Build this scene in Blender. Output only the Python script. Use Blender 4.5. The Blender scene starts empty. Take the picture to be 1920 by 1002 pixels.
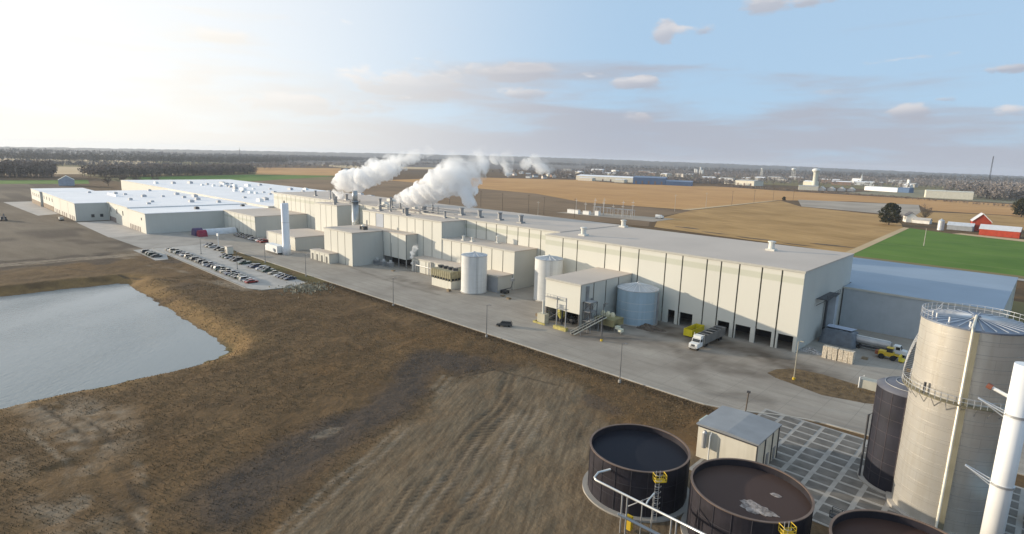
import bpy, math, random
import numpy as np
from mathutils import Vector, Matrix

random.seed(7); np.random.seed(7)
sc = bpy.context.scene
R = math.radians
col = sc.collection

# ------------------------------------------------------------------ camera
CAM_H = 50.0
f_px, pitch, roll, yaw = 1073.93, R(10.714), R(1.688), R(-43.35)
fw = Vector((math.sin(yaw)*math.cos(pitch), math.cos(yaw)*math.cos(pitch), -math.sin(pitch)))
r0 = Vector((math.cos(yaw), -math.sin(yaw), 0)); u0 = r0.cross(fw)
r2 = r0*math.cos(roll)+u0*math.sin(roll); u2 = -r0*math.sin(roll)+u0*math.cos(roll)
cd = bpy.data.cameras.new('camera'); cam = bpy.data.objects.new('camera', cd); col.objects.link(cam)
mw = Matrix((r2, u2, -fw)).transposed().to_4x4(); mw.translation = (0, 0, CAM_H)
cam.matrix_world = mw
cd.sensor_width = 36.0; cd.lens = 36.0*f_px/1920.0
cd.clip_start = 0.5; cd.clip_end = 40000
sc.camera = cam

# ------------------------------------------------------------------ world, sun, exposure
SUN_AZ = R(242.6); SUN_EL = R(9.0)
sdir = Vector((math.sin(SUN_AZ)*math.cos(SUN_EL), math.cos(SUN_AZ)*math.cos(SUN_EL), math.sin(SUN_EL)))
world = bpy.data.worlds.new("World"); sc.world = world; world.use_nodes = True
def build_world():
    nt = world.node_tree; N = nt.nodes; L = nt.links
    bg = N['Background']; bg.inputs[1].default_value = 0.13
    sky = N.new('ShaderNodeTexSky'); sky.sky_type = 'NISHITA'; sky.sun_disc = False
    sky.sun_elevation = SUN_EL; sky.sun_rotation = SUN_AZ
    sky.air_density = 1.0; sky.dust_density = 0.6; sky.ozone_density = 3.0; sky.altitude = 200
    tc = N.new('ShaderNodeTexCoord')
    sep = N.new('ShaderNodeSeparateXYZ'); L.new(tc.outputs['Generated'], sep.inputs[0])
    def mth(op, a, b=None, c=None):
        n = N.new('ShaderNodeMath'); n.operation = op
        for i, v in enumerate((a, b, c)):
            if v is None: continue
            if isinstance(v, (int, float)): n.inputs[i].default_value = v
            else: L.new(v, n.inputs[i])
        return n.outputs[0]
    def mrange(v, a, b, c, d):
        n = N.new('ShaderNodeMapRange'); n.interpolation_type = 'SMOOTHSTEP'
        L.new(v, n.inputs[0])
        for i, x in enumerate((a, b, c, d)): n.inputs[1+i].default_value = x
        return n.outputs[0]
    z = sep.outputs[2]
    # cloud deck seen edge on: spread the direction over a plane high above
    inv = mth('DIVIDE', 1.0, mth('ADD', mth('MAXIMUM', z, 0.0), 0.10))
    comb = N.new('ShaderNodeCombineXYZ')
    L.new(mth('MULTIPLY', sep.outputs[0], inv), comb.inputs[0]); L.new(mth('MULTIPLY', sep.outputs[1], inv), comb.inputs[1])
    def noise(scale, det, vec, rough=.55, dist=0.0):
        n = N.new('ShaderNodeTexNoise'); n.inputs['Scale'].default_value = scale; n.inputs['Detail'].default_value = det
        n.inputs['Roughness'].default_value = rough; n.inputs['Distortion'].default_value = dist
        L.new(vec, n.inputs['Vector']); return n.outputs['Fac']
    mp = N.new('ShaderNodeMapping'); mp.inputs['Scale'].default_value = (6.0, 6.0, 26.0); mp.inputs['Location'].default_value = (3.1, 1.7, 0.35)
    L.new(tc.outputs['Generated'], mp.inputs['Vector'])
    puff = noise(1.0, 8, mp.outputs[0], .52, .15)
    puffm = mth('MULTIPLY', mrange(puff, .67, .74, 0, .7), mth('MULTIPLY', mrange(z, .035, .07, 0, 1), mrange(z, .16, .30, 1, .25)))
    mp2 = N.new('ShaderNodeMapping'); mp2.inputs['Scale'].default_value = (3.0, 3.0, 22.0); mp2.inputs['Location'].default_value = (0.4, 5.2, 0.0)
    L.new(tc.outputs['Generated'], mp2.inputs['Vector'])
    bandn = noise(1.0, 6, mp2.outputs[0], .55, .3)
    band = mth('MULTIPLY', mrange(mth('ADD', bandn, mth('MULTIPLY', z, -2.2)), .17, .42, 0, 1), .88)
    # cloud colour: warm near the sun, lavender away from it
    sd = N.new('ShaderNodeVectorMath'); sd.operation = 'DOT_PRODUCT'
    L.new(tc.outputs['Generated'], sd.inputs[0]); sd.inputs[1].default_value = sdir
    toward = mrange(sd.outputs['Value'], .08, .93, 0, 1)
    def mixc(fac, a, b):
        n = N.new('ShaderNodeMix'); n.data_type = 'RGBA'
        if isinstance(fac, (int, float)): n.inputs['Factor'].default_value = fac
        else: L.new(fac, n.inputs['Factor'])
        for k, v in (('A', a), ('B', b)):
            s = [i for i in n.inputs if i.name == k and i.type == 'RGBA'][0]
            if isinstance(v, tuple): s.default_value = (*v, 1)
            else: L.new(v, s)
        return [o for o in n.outputs if o.type == 'RGBA'][0]
    bandc = mixc(toward, (2.85, 2.95, 3.4), (7.0, 6.7, 6.1))
    puffc = mixc(toward, (5.3, 5.05, 5.0), (7.4, 7.1, 6.7))
    shade = noise(2.4, 4, mp.outputs[0])
    puffc = mixc(mrange(shade, .4, .65, 0, .55), puffc, bandc)
    # milky veil of thin high haze over the blue
    veil = mixc(toward, (2.95, 4.15, 5.5), (7.4, 7.2, 6.9))
    base = mixc(mrange(z, .0, .6, .88, .80), sky.outputs[0], veil)
    c1 = mixc(band, base, bandc)
    c2 = mixc(mth('MULTIPLY', puffm, .85), c1, puffc)
    # individual small clouds: azimuth, elevation, half width, half height in degrees, greyness
    az = mth('MULTIPLY', mth('ARCTAN2', sep.outputs[0], sep.outputs[1]), 180/math.pi)
    el = mth('MULTIPLY', mth('ARCSINE', z), 180/math.pi)
    mp3 = N.new('ShaderNodeMapping'); mp3.inputs['Scale'].default_value = (13., 13., 34.); L.new(tc.outputs['Generated'], mp3.inputs['Vector'])
    cn = noise(1.0, 7, mp3.outputs[0], .58, .3)
    cur = c2
    for (a0, e0, w, h, gy) in ((-53.2,6.9,6.8,1.5,.35),(-43.6,8.0,5.2,.9,.75),(-32.3,7.2,2.3,.75,.3),(-9.9,4.7,2.2,.7,.4),(-30.0,11.7,1.4,1.1,.15),(-27.3,11.7,1.9,.6,.3),(-21.7,13.6,2.5,.9,.15),
                               (-18.0,13.6,2.2,.5,.2),(-31.6,4.2,1.9,.7,.3),(-62.6,4.3,8.0,1.0,.9),(-3.5,4.5,1.3,.5,.3),(-7.4,5.6,1.0,.4,.4),(-4.2,7.5,1.8,.35,.8),(-42.4,6.2,2.8,.6,.4),(-70,9.5,3.,.6,.5),(12,9,4,.9,.4),(28,6,5,1.2,.4),(-120,8,5,1.2,.4),(60,10,4,1,.4)):
        u_ = mth('DIVIDE', mth('SUBTRACT', az, a0), w); v_ = mth('DIVIDE', mth('SUBTRACT', el, e0), h)
        d_ = mth('ADD', mth('MULTIPLY', u_, u_), mth('MULTIPLY', v_, v_))
        d_ = mth('ADD', d_, mth('MULTIPLY', mth('SUBTRACT', cn, .5), -5.0))
        mk = mth('MULTIPLY', mrange(d_, .1, 1.1, 1, 0), .84)
        lit = mrange(mth('SUBTRACT', v_, mth('MULTIPLY', u_, .35)), -.6, .7, 1, 0)      # shaded underside, lit top and sunward end
        cur = mixc(mk, cur, mixc(mth('MINIMUM', mth('ADD', mth('MULTIPLY', lit, .75), gy*.6), 1.0), puffc, bandc))
    L.new(cur, bg.inputs[0])
build_world()
sl = bpy.data.lights.new('sun', 'SUN'); sl.energy = 4.4; sl.angle = R(0.6); sl.color = (1.0, 0.86, 0.66)
so = bpy.data.objects.new('sun', sl); col.objects.link(so); so.rotation_mode = 'QUATERNION'
so.rotation_quaternion = sdir.to_track_quat('Z', 'Y')
sc.view_settings.view_transform = 'Standard'; sc.view_settings.look = 'None'
sc.view_settings.gamma = 1.0; sc.view_settings.use_curve_mapping = False
sc.view_settings.exposure = 0.28
cy = sc.cycles if hasattr(sc, 'cycles') else None
sc.render.engine = 'CYCLES'
sc.cycles.use_denoising = True
sc.cycles.max_bounces = 14; sc.cycles.diffuse_bounces = 3; sc.cycles.glossy_bounces = 3
sc.cycles.transparent_max_bounces = 12; sc.cycles.volume_bounces = 12
sc.cycles.sample_clamp_indirect = 8.0

# ------------------------------------------------------------------ materials
MATS = {}
def pm(name, c, rough=.8, metal=0., var=.12, scale=.4, bump=0., bscale=4., streak=0., band=None, spec=.35, c2=None, coat=0.):
    """procedural surface: base colour with world-space variation, optional vertical streaks, relief and a painted band"""
    if name in MATS: return MATS[name]
    m = bpy.data.materials.new(name); m.use_nodes = True; MATS[name] = m
    nt = m.node_tree; N = nt.nodes; L = nt.links; b = N['Principled BSDF']
    b.inputs['Roughness'].default_value = rough; b.inputs['Metallic'].default_value = metal
    b.inputs['Specular IOR Level'].default_value = spec; b.inputs['Coat Weight'].default_value = coat
    geo = N.new('ShaderNodeNewGeometry'); pos = geo.outputs['Position']
    n1 = N.new('ShaderNodeTexNoise'); n1.inputs['Scale'].default_value = scale; n1.inputs['Detail'].default_value = 6
    L.new(pos, n1.inputs['Vector'])
    mr = N.new('ShaderNodeMapRange'); L.new(n1.outputs['Fac'], mr.inputs[0])
    mr.inputs[1].default_value = .3; mr.inputs[2].default_value = .7
    mx = N.new('ShaderNodeMix'); mx.data_type = 'RGBA'; L.new(mr.outputs[0], mx.inputs['Factor'])
    A = [i for i in mx.inputs if i.type == 'RGBA']
    lo = tuple(v*(1-var) for v in c); hi = c2 if c2 else tuple(min(1, v*(1+var)) for v in c)
    A[0].default_value = (*lo, 1); A[1].default_value = (*hi, 1)
    out = [o for o in mx.outputs if o.type == 'RGBA'][0]
    def mul(fac_out, colr):
        nonlocal out
        k = N.new('ShaderNodeMix'); k.data_type = 'RGBA'; k.blend_type = 'MULTIPLY'; L.new(fac_out, k.inputs['Factor'])
        B = [i for i in k.inputs if i.type == 'RGBA']; L.new(out, B[0]); B[1].default_value = (*colr, 1)
        out = [o for o in k.outputs if o.type == 'RGBA'][0]
    if streak:
        mp = N.new('ShaderNodeMapping'); mp.inputs['Scale'].default_value = (.9, .9, .05); L.new(pos, mp.inputs['Vector'])
        n2 = N.new('ShaderNodeTexNoise'); n2.inputs['Scale'].default_value = 1.1; n2.inputs['Detail'].default_value = 5; L.new(mp.outputs[0], n2.inputs['Vector'])
        m2 = N.new('ShaderNodeMapRange'); L.new(n2.outputs['Fac'], m2.inputs[0]); m2.inputs[1].default_value = .45; m2.inputs[2].default_value = .75; m2.inputs[4].default_value = streak
        mul(m2.outputs[0], (.55, .52, .46))
    if band:
        sp = N.new('ShaderNodeSeparateXYZ'); L.new(pos, sp.inputs[0])
        g1 = N.new('ShaderNodeMapRange'); g1.interpolation_type = 'SMOOTHSTEP'; L.new(sp.outputs[2], g1.inputs[0]); g1.inputs[1].default_value = band[0]-.25; g1.inputs[2].default_value = band[0]+.25
        g2 = N.new('ShaderNodeMapRange'); g2.interpolation_type = 'SMOOTHSTEP'; L.new(sp.outputs[2], g2.inputs[0]); g2.inputs[1].default_value = band[1]-.25; g2.inputs[2].default_value = band[1]+.25; g2.inputs[3].default_value = 1; g2.inputs[4].default_value = 0
        pr_ = N.new('ShaderNodeMath'); pr_.operation = 'MULTIPLY'; L.new(g1.outputs[0], pr_.inputs[0]); L.new(g2.outputs[0], pr_.inputs[1])
        mul(pr_.outputs[0], (.84, .86, .80))
    if name.startswith('cream_panel'):       # every panel weathers a little differently
        oi = N.new('ShaderNodeObjectInfo'); m5 = N.new('ShaderNodeMapRange'); L.new(oi.outputs['Random'], m5.inputs[0]); m5.inputs[4].default_value = .08
        mul(m5.outputs[0], (.62, .60, .56))
        nz = N.new('ShaderNodeTexNoise'); nz.inputs['Scale'].default_value = .35; nz.inputs['Detail'].default_value = 6; L.new(pos, nz.inputs['Vector'])
        sz = N.new('ShaderNodeSeparateXYZ'); L.new(pos, sz.inputs[0]); m6 = N.new('ShaderNodeMapRange'); L.new(sz.outputs[2], m6.inputs[0]); m6.inputs[1].default_value = 0; m6.inputs[2].default_value = 5; m6.inputs[3].default_value = .4; m6.inputs[4].default_value = 0
        m7 = N.new('ShaderNodeMath'); m7.operation = 'MULTIPLY'; L.new(nz.outputs['Fac'], m7.inputs[0]); L.new(m6.outputs[0], m7.inputs[1]); mul(m7.outputs[0], (.45, .40, .34))
    L.new(out, b.inputs['Base Color'])
    if bump:
        n3 = N.new('ShaderNodeTexNoise'); n3.inputs['Scale'].default_value = bscale; n3.inputs['Detail'].default_value = 5; L.new(pos, n3.inputs['Vector'])
        bp = N.new('ShaderNodeBump'); bp.inputs['Strength'].default_value = bump; bp.inputs['Distance'].default_value = .3
        L.new(n3.outputs['Fac'], bp.inputs['Height']); L.new(bp.outputs[0], b.inputs['Normal'])
    return m

cream   = pm('cream_panel', (.70, .68, .60), .75, var=.03, scale=.05, streak=.0)
cream_a = pm('cream_panel_high_band', (.70, .68, .60), .75, var=.03, scale=.05, streak=.0, band=(18.9, 20.7))
cream_i = pm('cream_panel_low_band', (.70, .68, .60), .75, var=.03, scale=.05, streak=.0, band=(8.6, 9.8))
sidewall= pm('grey_cream_sheet', (.56, .545, .49), .8, var=.06, scale=.06, streak=.08)
joint   = pm('dark_joint', (.085, .08, .062), .9, var=.2)
roofgrey= pm('grey_roof_sheet', (.545, .465, .39), .7, var=.07, scale=.05, streak=0)
roofwht = pm('white_membrane', (.88, .86, .85), .6, var=.05, scale=.04)
roofblue= pm('pale_blue_roof', (.27, .33, .40), .6, var=.08, scale=.05)
dark_in = pm('interior_shade', (.02, .02, .022), .9)  # near-black colour stands in for shade inside bays and undercroft
steel   = pm('galvanised_steel', (.42, .42, .42), .5, metal=.5, var=.15)
darkst  = pm('dark_steel', (.07, .07, .075), .6, metal=.3, var=.2)
whitep  = pm('white_paint', (.78, .78, .76), .5, var=.04, streak=.2)
yellow  = pm('safety_yellow', (.62, .42, .03), .55, var=.15)
concrete= pm('pale_concrete', (.36, .335, .30), .9, var=.18, scale=.25, bump=.15)
kerbm   = pm('kerb_concrete', (.42, .39, .34), .9, var=.15)
wood    = pm('weathered_wood', (.13, .10, .075), .9, var=.25)
glass_d = pm('dark_glass', (.02, .025, .03), .12, spec=.6)
rubber  = pm('black_rubber', (.02, .02, .02), .9)

# ------------------------------------------------------------------ mesh helpers
class MB:
    def __init__(s): s.v = []; s.f = []
    def add(s, vs, fs):
        o = len(s.v); s.v.extend(vs); s.f.extend([tuple(i+o for i in q) for q in fs]); return s
    def box(s, x0, x1, y0, y1, z0, z1):
        return s.add([(x0,y0,z0),(x1,y0,z0),(x1,y1,z0),(x0,y1,z0),(x0,y0,z1),(x1,y0,z1),(x1,y1,z1),(x0,y1,z1)],
                     [(3,2,1,0),(4,5,6,7),(0,1,5,4),(1,2,6,5),(2,3,7,6),(3,0,4,7)])
    def cyl(s, cx, cy, r, z0, z1, n=24, r1=None, caps=True):
        r1 = r if r1 is None else r1
        vs = [(cx+r*math.cos(2*math.pi*i/n), cy+r*math.sin(2*math.pi*i/n), z0) for i in range(n)]
        vs += [(cx+r1*math.cos(2*math.pi*i/n), cy+r1*math.sin(2*math.pi*i/n), z1) for i in range(n)]
        fs = [(i, (i+1)%n, n+(i+1)%n, n+i) for i in range(n)]
        if caps: fs += [tuple(range(n-1,-1,-1)), tuple(range(n, 2*n))]
        return s.add(vs, fs)
    def ring(s, cx, cy, ri, ro, z0, z1, n=48):
        vs = []
        for r, z in ((ro,z0),(ro,z1),(ri,z1),(ri,z0)):
            vs += [(cx+r*math.cos(2*math.pi*i/n), cy+r*math.sin(2*math.pi*i/n), z) for i in range(n)]
        fs = []
        for k in range(4):
            k2 = (k+1)%4
            fs += [(k*n+i, k*n+(i+1)%n, k2*n+(i+1)%n, k2*n+i) for i in range(n)]
        return s.add(vs, fs)
    def lathe(s, cx, cy, prof, n=32):
        vs = []; 
        for r, z in prof: vs += [(cx+r*math.cos(2*math.pi*i/n), cy+r*math.sin(2*math.pi*i/n), z) for i in range(n)]
        fs = []
        for k in range(len(prof)-1): fs += [(k*n+i, k*n+(i+1)%n, (k+1)*n+(i+1)%n, (k+1)*n+i) for i in range(n)]
        fs.append(tuple(range(n-1,-1,-1))); fs.append(tuple((len(prof)-1)*n+i for i in range(n)))
        return s.add(vs, fs)
    def tube(s, pts, r, n=6):
        pts = [Vector(p) for p in pts]; rings = []
        for i, p in enumerate(pts):
            d = (pts[min(i+1,len(pts)-1)]-pts[max(i-1,0)]).normalized()
            a = Vector((0,0,1)) if abs(d.z) < .9 else Vector((1,0,0))
            x = d.cross(a).normalized(); y = d.cross(x)
            rings.append([tuple(p+x*(r*math.cos(2*math.pi*k/n))+y*(r*math.sin(2*math.pi*k/n))) for k in range(n)])
        vs = [q for rg in rings for q in rg]; fs = []
        for i in range(len(pts)-1): fs += [(i*n+k, i*n+(k+1)%n, (i+1)*n+(k+1)%n, (i+1)*n+k) for k in range(n)]
        fs += [tuple(range(n)), tuple(range(len(vs)-1, len(vs)-1-n, -1))]
        return s.add(vs, fs)
    def prism(s, poly, z0, z1):
        n = len(poly); vs = [(x,y,z0) for x,y in poly]+[(x,y,z1) for x,y in poly]
        return s.add(vs, [tuple(range(n-1,-1,-1)), tuple(range(n,2*n))]+[(i,(i+1)%n,n+(i+1)%n,n+i) for i in range(n)])
    def extr_x(s, prof, x0, x1):       # profile in (y, z), swept along x
        n = len(prof); vs = [(x0,y,z) for y,z in prof]+[(x1,y,z) for y,z in prof]
        return s.add(vs, [tuple(range(n)), tuple(range(2*n-1,n-1,-1))]+[(i,n+i,n+(i+1)%n,(i+1)%n) for i in range(n)])
    def extr_y(s, prof, y0, y1):       # profile in (x, z), swept along y
        n = len(prof); vs = [(x,y0,z) for x,z in prof]+[(x,y1,z) for x,z in prof]
        return s.add(vs, [tuple(range(n-1,-1,-1)), tuple(range(n,2*n))]+[(i,(i+1)%n,n+(i+1)%n,n+i) for i in range(n)])
    def quad(s, a, b, c, d): return s.add([a,b,c,d], [(0,1,2,3)])
    def build(s, name, mat, parent=None, smooth=False, world=True):
        me = bpy.data.meshes.new(name)
        vs = s.v
        if parent is not None and world:
            o = ORIG.get(parent.name, (0,0,0)); vs = [(x-o[0], y-o[1], z-o[2]) for x,y,z in vs]
        me.from_pydata([tuple(map(float, v)) for v in vs], [], s.f); me.materials.append(mat)
        if smooth:
            me.polygons.foreach_set('use_smooth', [len(p.vertices) <= 4 for p in me.polygons])
        me.update()
        ob = bpy.data.objects.new(name, me); col.objects.link(ob)
        if parent is not None: ob.parent = parent
        return ob

ORIG = {}
def thing(name, label, cat, loc=(0,0,0), rotz=0., group=None):
    o = bpy.data.objects.new(name, None); col.objects.link(o); o.location = loc; o.rotation_euler = (0,0,rotz)
    o.empty_display_size = .5
    o['label'] = label; o['category'] = cat
    if group: o['group'] = group
    ORIG[o.name] = tuple(loc) if not rotz else (0.,0.,0.)
    return o
def tag(o, label, cat, group=None):
    o['label'] = label; o['category'] = cat
    if group: o['group'] = group
    return o
def struct(o, kind='structure', label=None, cat=None):
    o['kind'] = kind
    if label: o['label'] = label
    if cat: o['category'] = cat
    return o
def copy_tree(o, parent=None):
    c = o.copy(); col.objects.link(c)
    if parent is not None: c.parent = parent
    for ch in list(o.children): copy_tree(ch, c)
    return c
def B(*a): return MB().box(*a)

# value noise / fbm for ground masks
def _h(ix, iy, seed):
    n = (ix*374761393 + iy*668265263 + seed*1442695041) & 0xffffffff
    n = ((n ^ (n >> 13))*1274126177) & 0xffffffff
    return ((n ^ (n >> 16)) & 0xffff)/65535.0
def vnoise(x, y, seed=0):
    x = np.asarray(x, float); y = np.asarray(y, float)
    ix = np.floor(x).astype(np.int64); iy = np.floor(y).astype(np.int64)
    fx = x-ix; fy = y-iy; fx = fx*fx*(3-2*fx); fy = fy*fy*(3-2*fy)
    a = _h(ix,iy,seed); b = _h(ix+1,iy,seed); c = _h(ix,iy+1,seed); d = _h(ix+1,iy+1,seed)
    return (a*(1-fx)+b*fx)*(1-fy)+(c*(1-fx)+d*fx)*fy
def fbm(x, y, o=4, seed=0):
    t = 0; a = .5; s = 0
    for i in range(o):
        t = t+a*vnoise(x, y, seed+i*17); s += a; a *= .5; x = x*2.03; y = y*2.03
    return t/s
def sstep(a, b, v): t = np.clip((v-a)/(b-a), 0, 1); return t*t*(3-2*t)
def segdist(X, Y, pts):
    d = np.full(X.shape, 1e9)
    for (ax,ay),(bx,by) in zip(pts[:-1], pts[1:]):
        vx,vy = bx-ax,by-ay; t = np.clip(((X-ax)*vx+(Y-ay)*vy)/(vx*vx+vy*vy),0,1)
        d = np.minimum(d, np.hypot(X-ax-t*vx, Y-ay-t*vy))
    return d
def inpoly(X, Y, poly):
    c = np.zeros(X.shape, bool); n = len(poly)
    for i in range(n):
        x1,y1 = poly[i]; x2,y2 = poly[i-1]
        k = ((y1 > Y) != (y2 > Y)) & (X < (x2-x1)*(Y-y1)/((y2-y1) or 1e-9)+x1); c ^= k
    return c
def polydist(X, Y, poly):     # signed: positive inside
    d = segdist(X, Y, list(poly)+[poly[0]]); return np.where(inpoly(X, Y, poly), d, -d)

# ================================================================== SETTING: ground, water, roads, fields
POND = [(-261,-75),(-261,52.5),(-258,54.6),(-160,54.6),(-153,53),(-150,49),(-148.5,42),(-148.5,-75)]
def graded(a, b, step, lo, hi, k=1.16):
    c = list(np.arange(a, b+1e-6, step)); s = step
    x = c[0]
    L_ = []
    while x > lo: s = min(s*k, 600); x -= s; L_.append(x)
    s = step; x = c[-1]; H_ = []
    while x < hi: s = min(s*k, 600); x += s; H_.append(x)
    return np.array(sorted(L_)+c+H_)
GROUND_R = 9200
def build_ground():
    xs = np.concatenate([np.arange(-330,-165,1.4), graded(-165, 12, .55, -165.1, GROUND_R)[0:]]); xs = np.unique(np.concatenate([xs, graded(-330,-329,1.4,-GROUND_R,-329)]))
    ys = np.unique(np.concatenate([graded(0, 118, .6, -.1, GROUND_R), graded(-1.4,0,1.4,-GROUND_R,0,1.06)]))
    xs = xs[np.concatenate([[True], np.diff(xs) > .05])]; ys = ys[np.concatenate([[True], np.diff(ys) > .05])]
    X, Y = np.meshgrid(xs, ys)
    d = polydist(X, Y, POND)+ (fbm(X*.12, Y*.12, 3, 5)-.5)*2.0
    near = (np.abs(X) < 500) & (np.abs(Y) < 400)
    Z = np.where(d > 0, -2.5-np.minimum(d*.2, 1.5), -2.5*(1-sstep(0, 8.5, -d)))
    open_ = near & (Y < 110.2) & ~((X > -46) & (Y > 60))
    rough = (fbm(X*.25, Y*.25, 4, 9)-.5)*.5+(fbm(X*.9, Y*.9, 3, 31)-.5)*.22
    edge = sstep(110.4, 106, Y)*sstep(-330, -325, X)
    for q in [(-331,-212,82,104.6),(-330,-290,74,88),(-300,-203,104,111)]:
        ins = (X > q[0]-1)&(X < q[1]+1)&(Y > q[2]-1)&(Y < q[3]+1); edge = np.where(ins, 0, edge)
    Z = Z+np.where(open_, np.minimum(rough, .12)*edge-.12*edge, 0)
    Z = np.where(near & (Y >= 108), Z-.06, Z)
    # shallow ruts
    rutlines = [[(-62,20),(-67,31),(-75.3,48),(-95.5,81),(-93,93),(-76,97)], [(-52,25),(-59,39),(-65.5,51),(-77.8,79),(-88,94)], [(-48,33),(-55,43),(-67,62),(-84.5,97)], [(-44,50),(-49.3,62),(-55,74.5),(-64.2,93.5)],
                [(-40,20),(-52,38),(-58,52)], [(-56,10),(-70,40),(-82,62)], [(-140,13),(-118,17),(-96,15),(-72,17)], [(-138,15.5),(-117,20),(-95,18),(-70,20)], [(-58,46),(-72,70),(-80,88)], [(-51,42),(-60,62),(-74,86)], [(-316,20),(-315,70),(-312,84)], [(-330,24),(-250,64),(-210,80),(-200,90)]]
    rut = np.zeros(X.shape)
    wob = (fbm(X*.05, Y*.05, 2, 77)-.5)*2.2
    for i, pl in enumerate(rutlines):
        for off in (-.95, .95):
            dd = np.abs(segdist(X+wob, Y+wob*.5, [(p[0]+off, p[1]+off*.25) for p in pl]))
            rut = np.maximum(rut, sstep(.5, .05, dd)*sstep(.3,.7,vnoise(X*.11, Y*.11, 40+i)))
    Z = Z-np.where(open_, rut*.13, 0)
    nx, ny = len(xs), len(ys)
    V = np.stack([X, Y, Z], -1).reshape(-1, 3)
    i = np.arange(nx-1)[None, :]+np.arange(ny-1)[:, None]*nx
    F = np.stack([i, i+1, i+1+nx, i+nx], -1).reshape(-1, 4)
    me = bpy.data.meshes.new('ground'); me.vertices.add(len(V)); me.vertices.foreach_set('co', V.ravel())
    me.loops.add(F.size); me.loops.foreach_set('vertex_index', F.ravel()); me.polygons.add(len(F))
    me.polygons.foreach_set('loop_start', np.arange(0, F.size, 4)); me.polygons.foreach_set('loop_total', np.full(len(F), 4))
    me.polygons.foreach_set('use_smooth', np.ones(len(F), bool)); me.update(); me.validate()
    # what the soil is: dirt / dark soil / pale dust / green / golden bank
    wx = X+(fbm(X*.06, Y*.06, 4, 3)-.5)*16; wy = Y+(fbm(X*.06, Y*.06, 4, 4)-.5)*16
    dirt = sstep(-3, 4, polydist(wx, wy, [(-64,5),(-70,32),(-93,80),(-89,101),(-72,101),(-50,86),(-42,90),(-30,90),(10,60),(10,5)]))*(.55+.6*fbm(X*.12,Y*.12,4,12))
    darkm = sstep(9, 2.5, segdist(wx, wy, [(-80,30),(-88,50),(-99,74),(-106,90),(-96,92)]))
    darkm = np.maximum(darkm, .8*sstep(-2.4,-.3,d)*(d < .6)*(.4+.9*fbm(X*.3,Y*.3,3,71)))
    darkm = np.maximum(darkm, .7*sstep(4, 1, segdist(wx, wy, [(-58,95),(-66,98)])))
    darkm = np.maximum(darkm, .8*sstep(.58, .68, fbm(X*.035, Y*.035, 4, 51))*sstep(-150,-300,X))
    pale = .75*sstep(9, 2, segdist(wx, wy, [(-138,12),(-124,15),(-104,15),(-86,12),(-60,2)]))*sstep(.34,.58,fbm(X*.2,Y*.2,5,21))
    pale = np.maximum(pale, sstep(1.6, .4, segdist(wx, wy, [(-88,49),(-87,46)]))*.7)
    pale = np.maximum(pale, .9*sstep(5.5, 3.5, segdist(X, Y, [(-317,-60),(-317,23),(-315,69),(-316,92)])))
    pale = np.maximum(pale, .8*sstep(3.5, 1.5, segdist(X+wob, Y, [(-316,66),(-260,74),(-212,82)]))*sstep(.4,.6,fbm(X*.1,Y*.1,3,8)))
    grey = sstep(-292, -330, X+(fbm(X*.02,Y*.02,3,61)-.5)*60)*(X > -1000)*(Y < 140)
    gold = sstep(14, 3, -d)*(d < 0)*sstep(-300,-262,X)*sstep(.25,.5,fbm(X*.1,Y*.1,3,91))
    green = sstep(3.5, .3, -d)*(d < .3)*.8*sstep(-170,-150,X)+.9*((X > -300)&(X < -203)&(Y > 103)&(Y < 111.5))*fbm(X*.1,Y*.1,3,15)*1.3
    for pl in ([(-64,20),(-70,32),(-78,50),(-97,82)], [(-50,26),(-57,40),(-63,53),(-74,78)], [(-46,36),(-60,58),(-80,95)], [(-40,30),(-54,52),(-70,84)], [(-128,10),(-108,13),(-92,10),(-70,2)], [(-132,17),(-112,22),(-98,20),(-80,16)]):
        for off in (-.95,.95):
            pale = np.maximum(pale, .75*sstep(.55,.1,segdist(X+wob, Y+wob*.5, [(p[0]+off+.5,p[1]+off*.25) for p in pl]))*sstep(.3,.6,vnoise(X*.13,Y*.13,int(-pl[0][0]))))
    for nm, arr in (('dirt',dirt),('darkm',darkm),('pale',pale),('grey',grey),('gold',gold),('green',green),('rut',rut*open_)):
        a = me.attributes.new(nm, 'FLOAT', 'POINT'); a.data.foreach_set('value', np.clip(arr,0,1).astype(np.float32).ravel())
    m = bpy.data.materials.new('ground_soil'); m.use_nodes = True; nt = m.node_tree; N = nt.nodes; L = nt.links; b = N['Principled BSDF']
    b.inputs['Roughness'].default_value = .95; b.inputs['Specular IOR Level'].default_value = .15
    geo = N.new('ShaderNodeNewGeometry')
    def noise(sc_, det=5, st=None, rot=0):
        v = geo.outputs['Position']
        if st:
            mp = N.new('ShaderNodeMapping'); mp.vector_type = 'TEXTURE'; mp.inputs['Rotation'].default_value = (0,0,rot); mp.inputs['Scale'].default_value = st; L.new(v, mp.inputs['Vector']); v = mp.outputs[0]
        n = N.new('ShaderNodeTexNoise'); n.inputs['Scale'].default_value = sc_; n.inputs['Detail'].default_value = det; n.inputs['Roughness'].default_value = .65; L.new(v, n.inputs['Vector']); return n.outputs['Fac']
    def ramp(v, a, b_, c=0., d_=1.):
        n = N.new('ShaderNodeMapRange'); L.new(v, n.inputs[0])
        for k, x in enumerate((a,b_,c,d_)): n.inputs[k+1].default_value = x
        return n.outputs[0]
    def mix(fac, a, c):
        n = N.new('ShaderNodeMix'); n.data_type = 'RGBA'; L.new(fac, n.inputs['Factor'])
        S = [i for i in n.inputs if i.type == 'RGBA']
        for s_, v in zip(S, (a, c)):
            if isinstance(v, tuple): s_.default_value = (*v, 1)
            else: L.new(v, s_)
        return [o for o in n.outputs if o.type == 'RGBA'][0]
    def attr(n_):
        n = N.new('ShaderNodeAttribute'); n.attribute_name = n_; return n.outputs['Fac']
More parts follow.
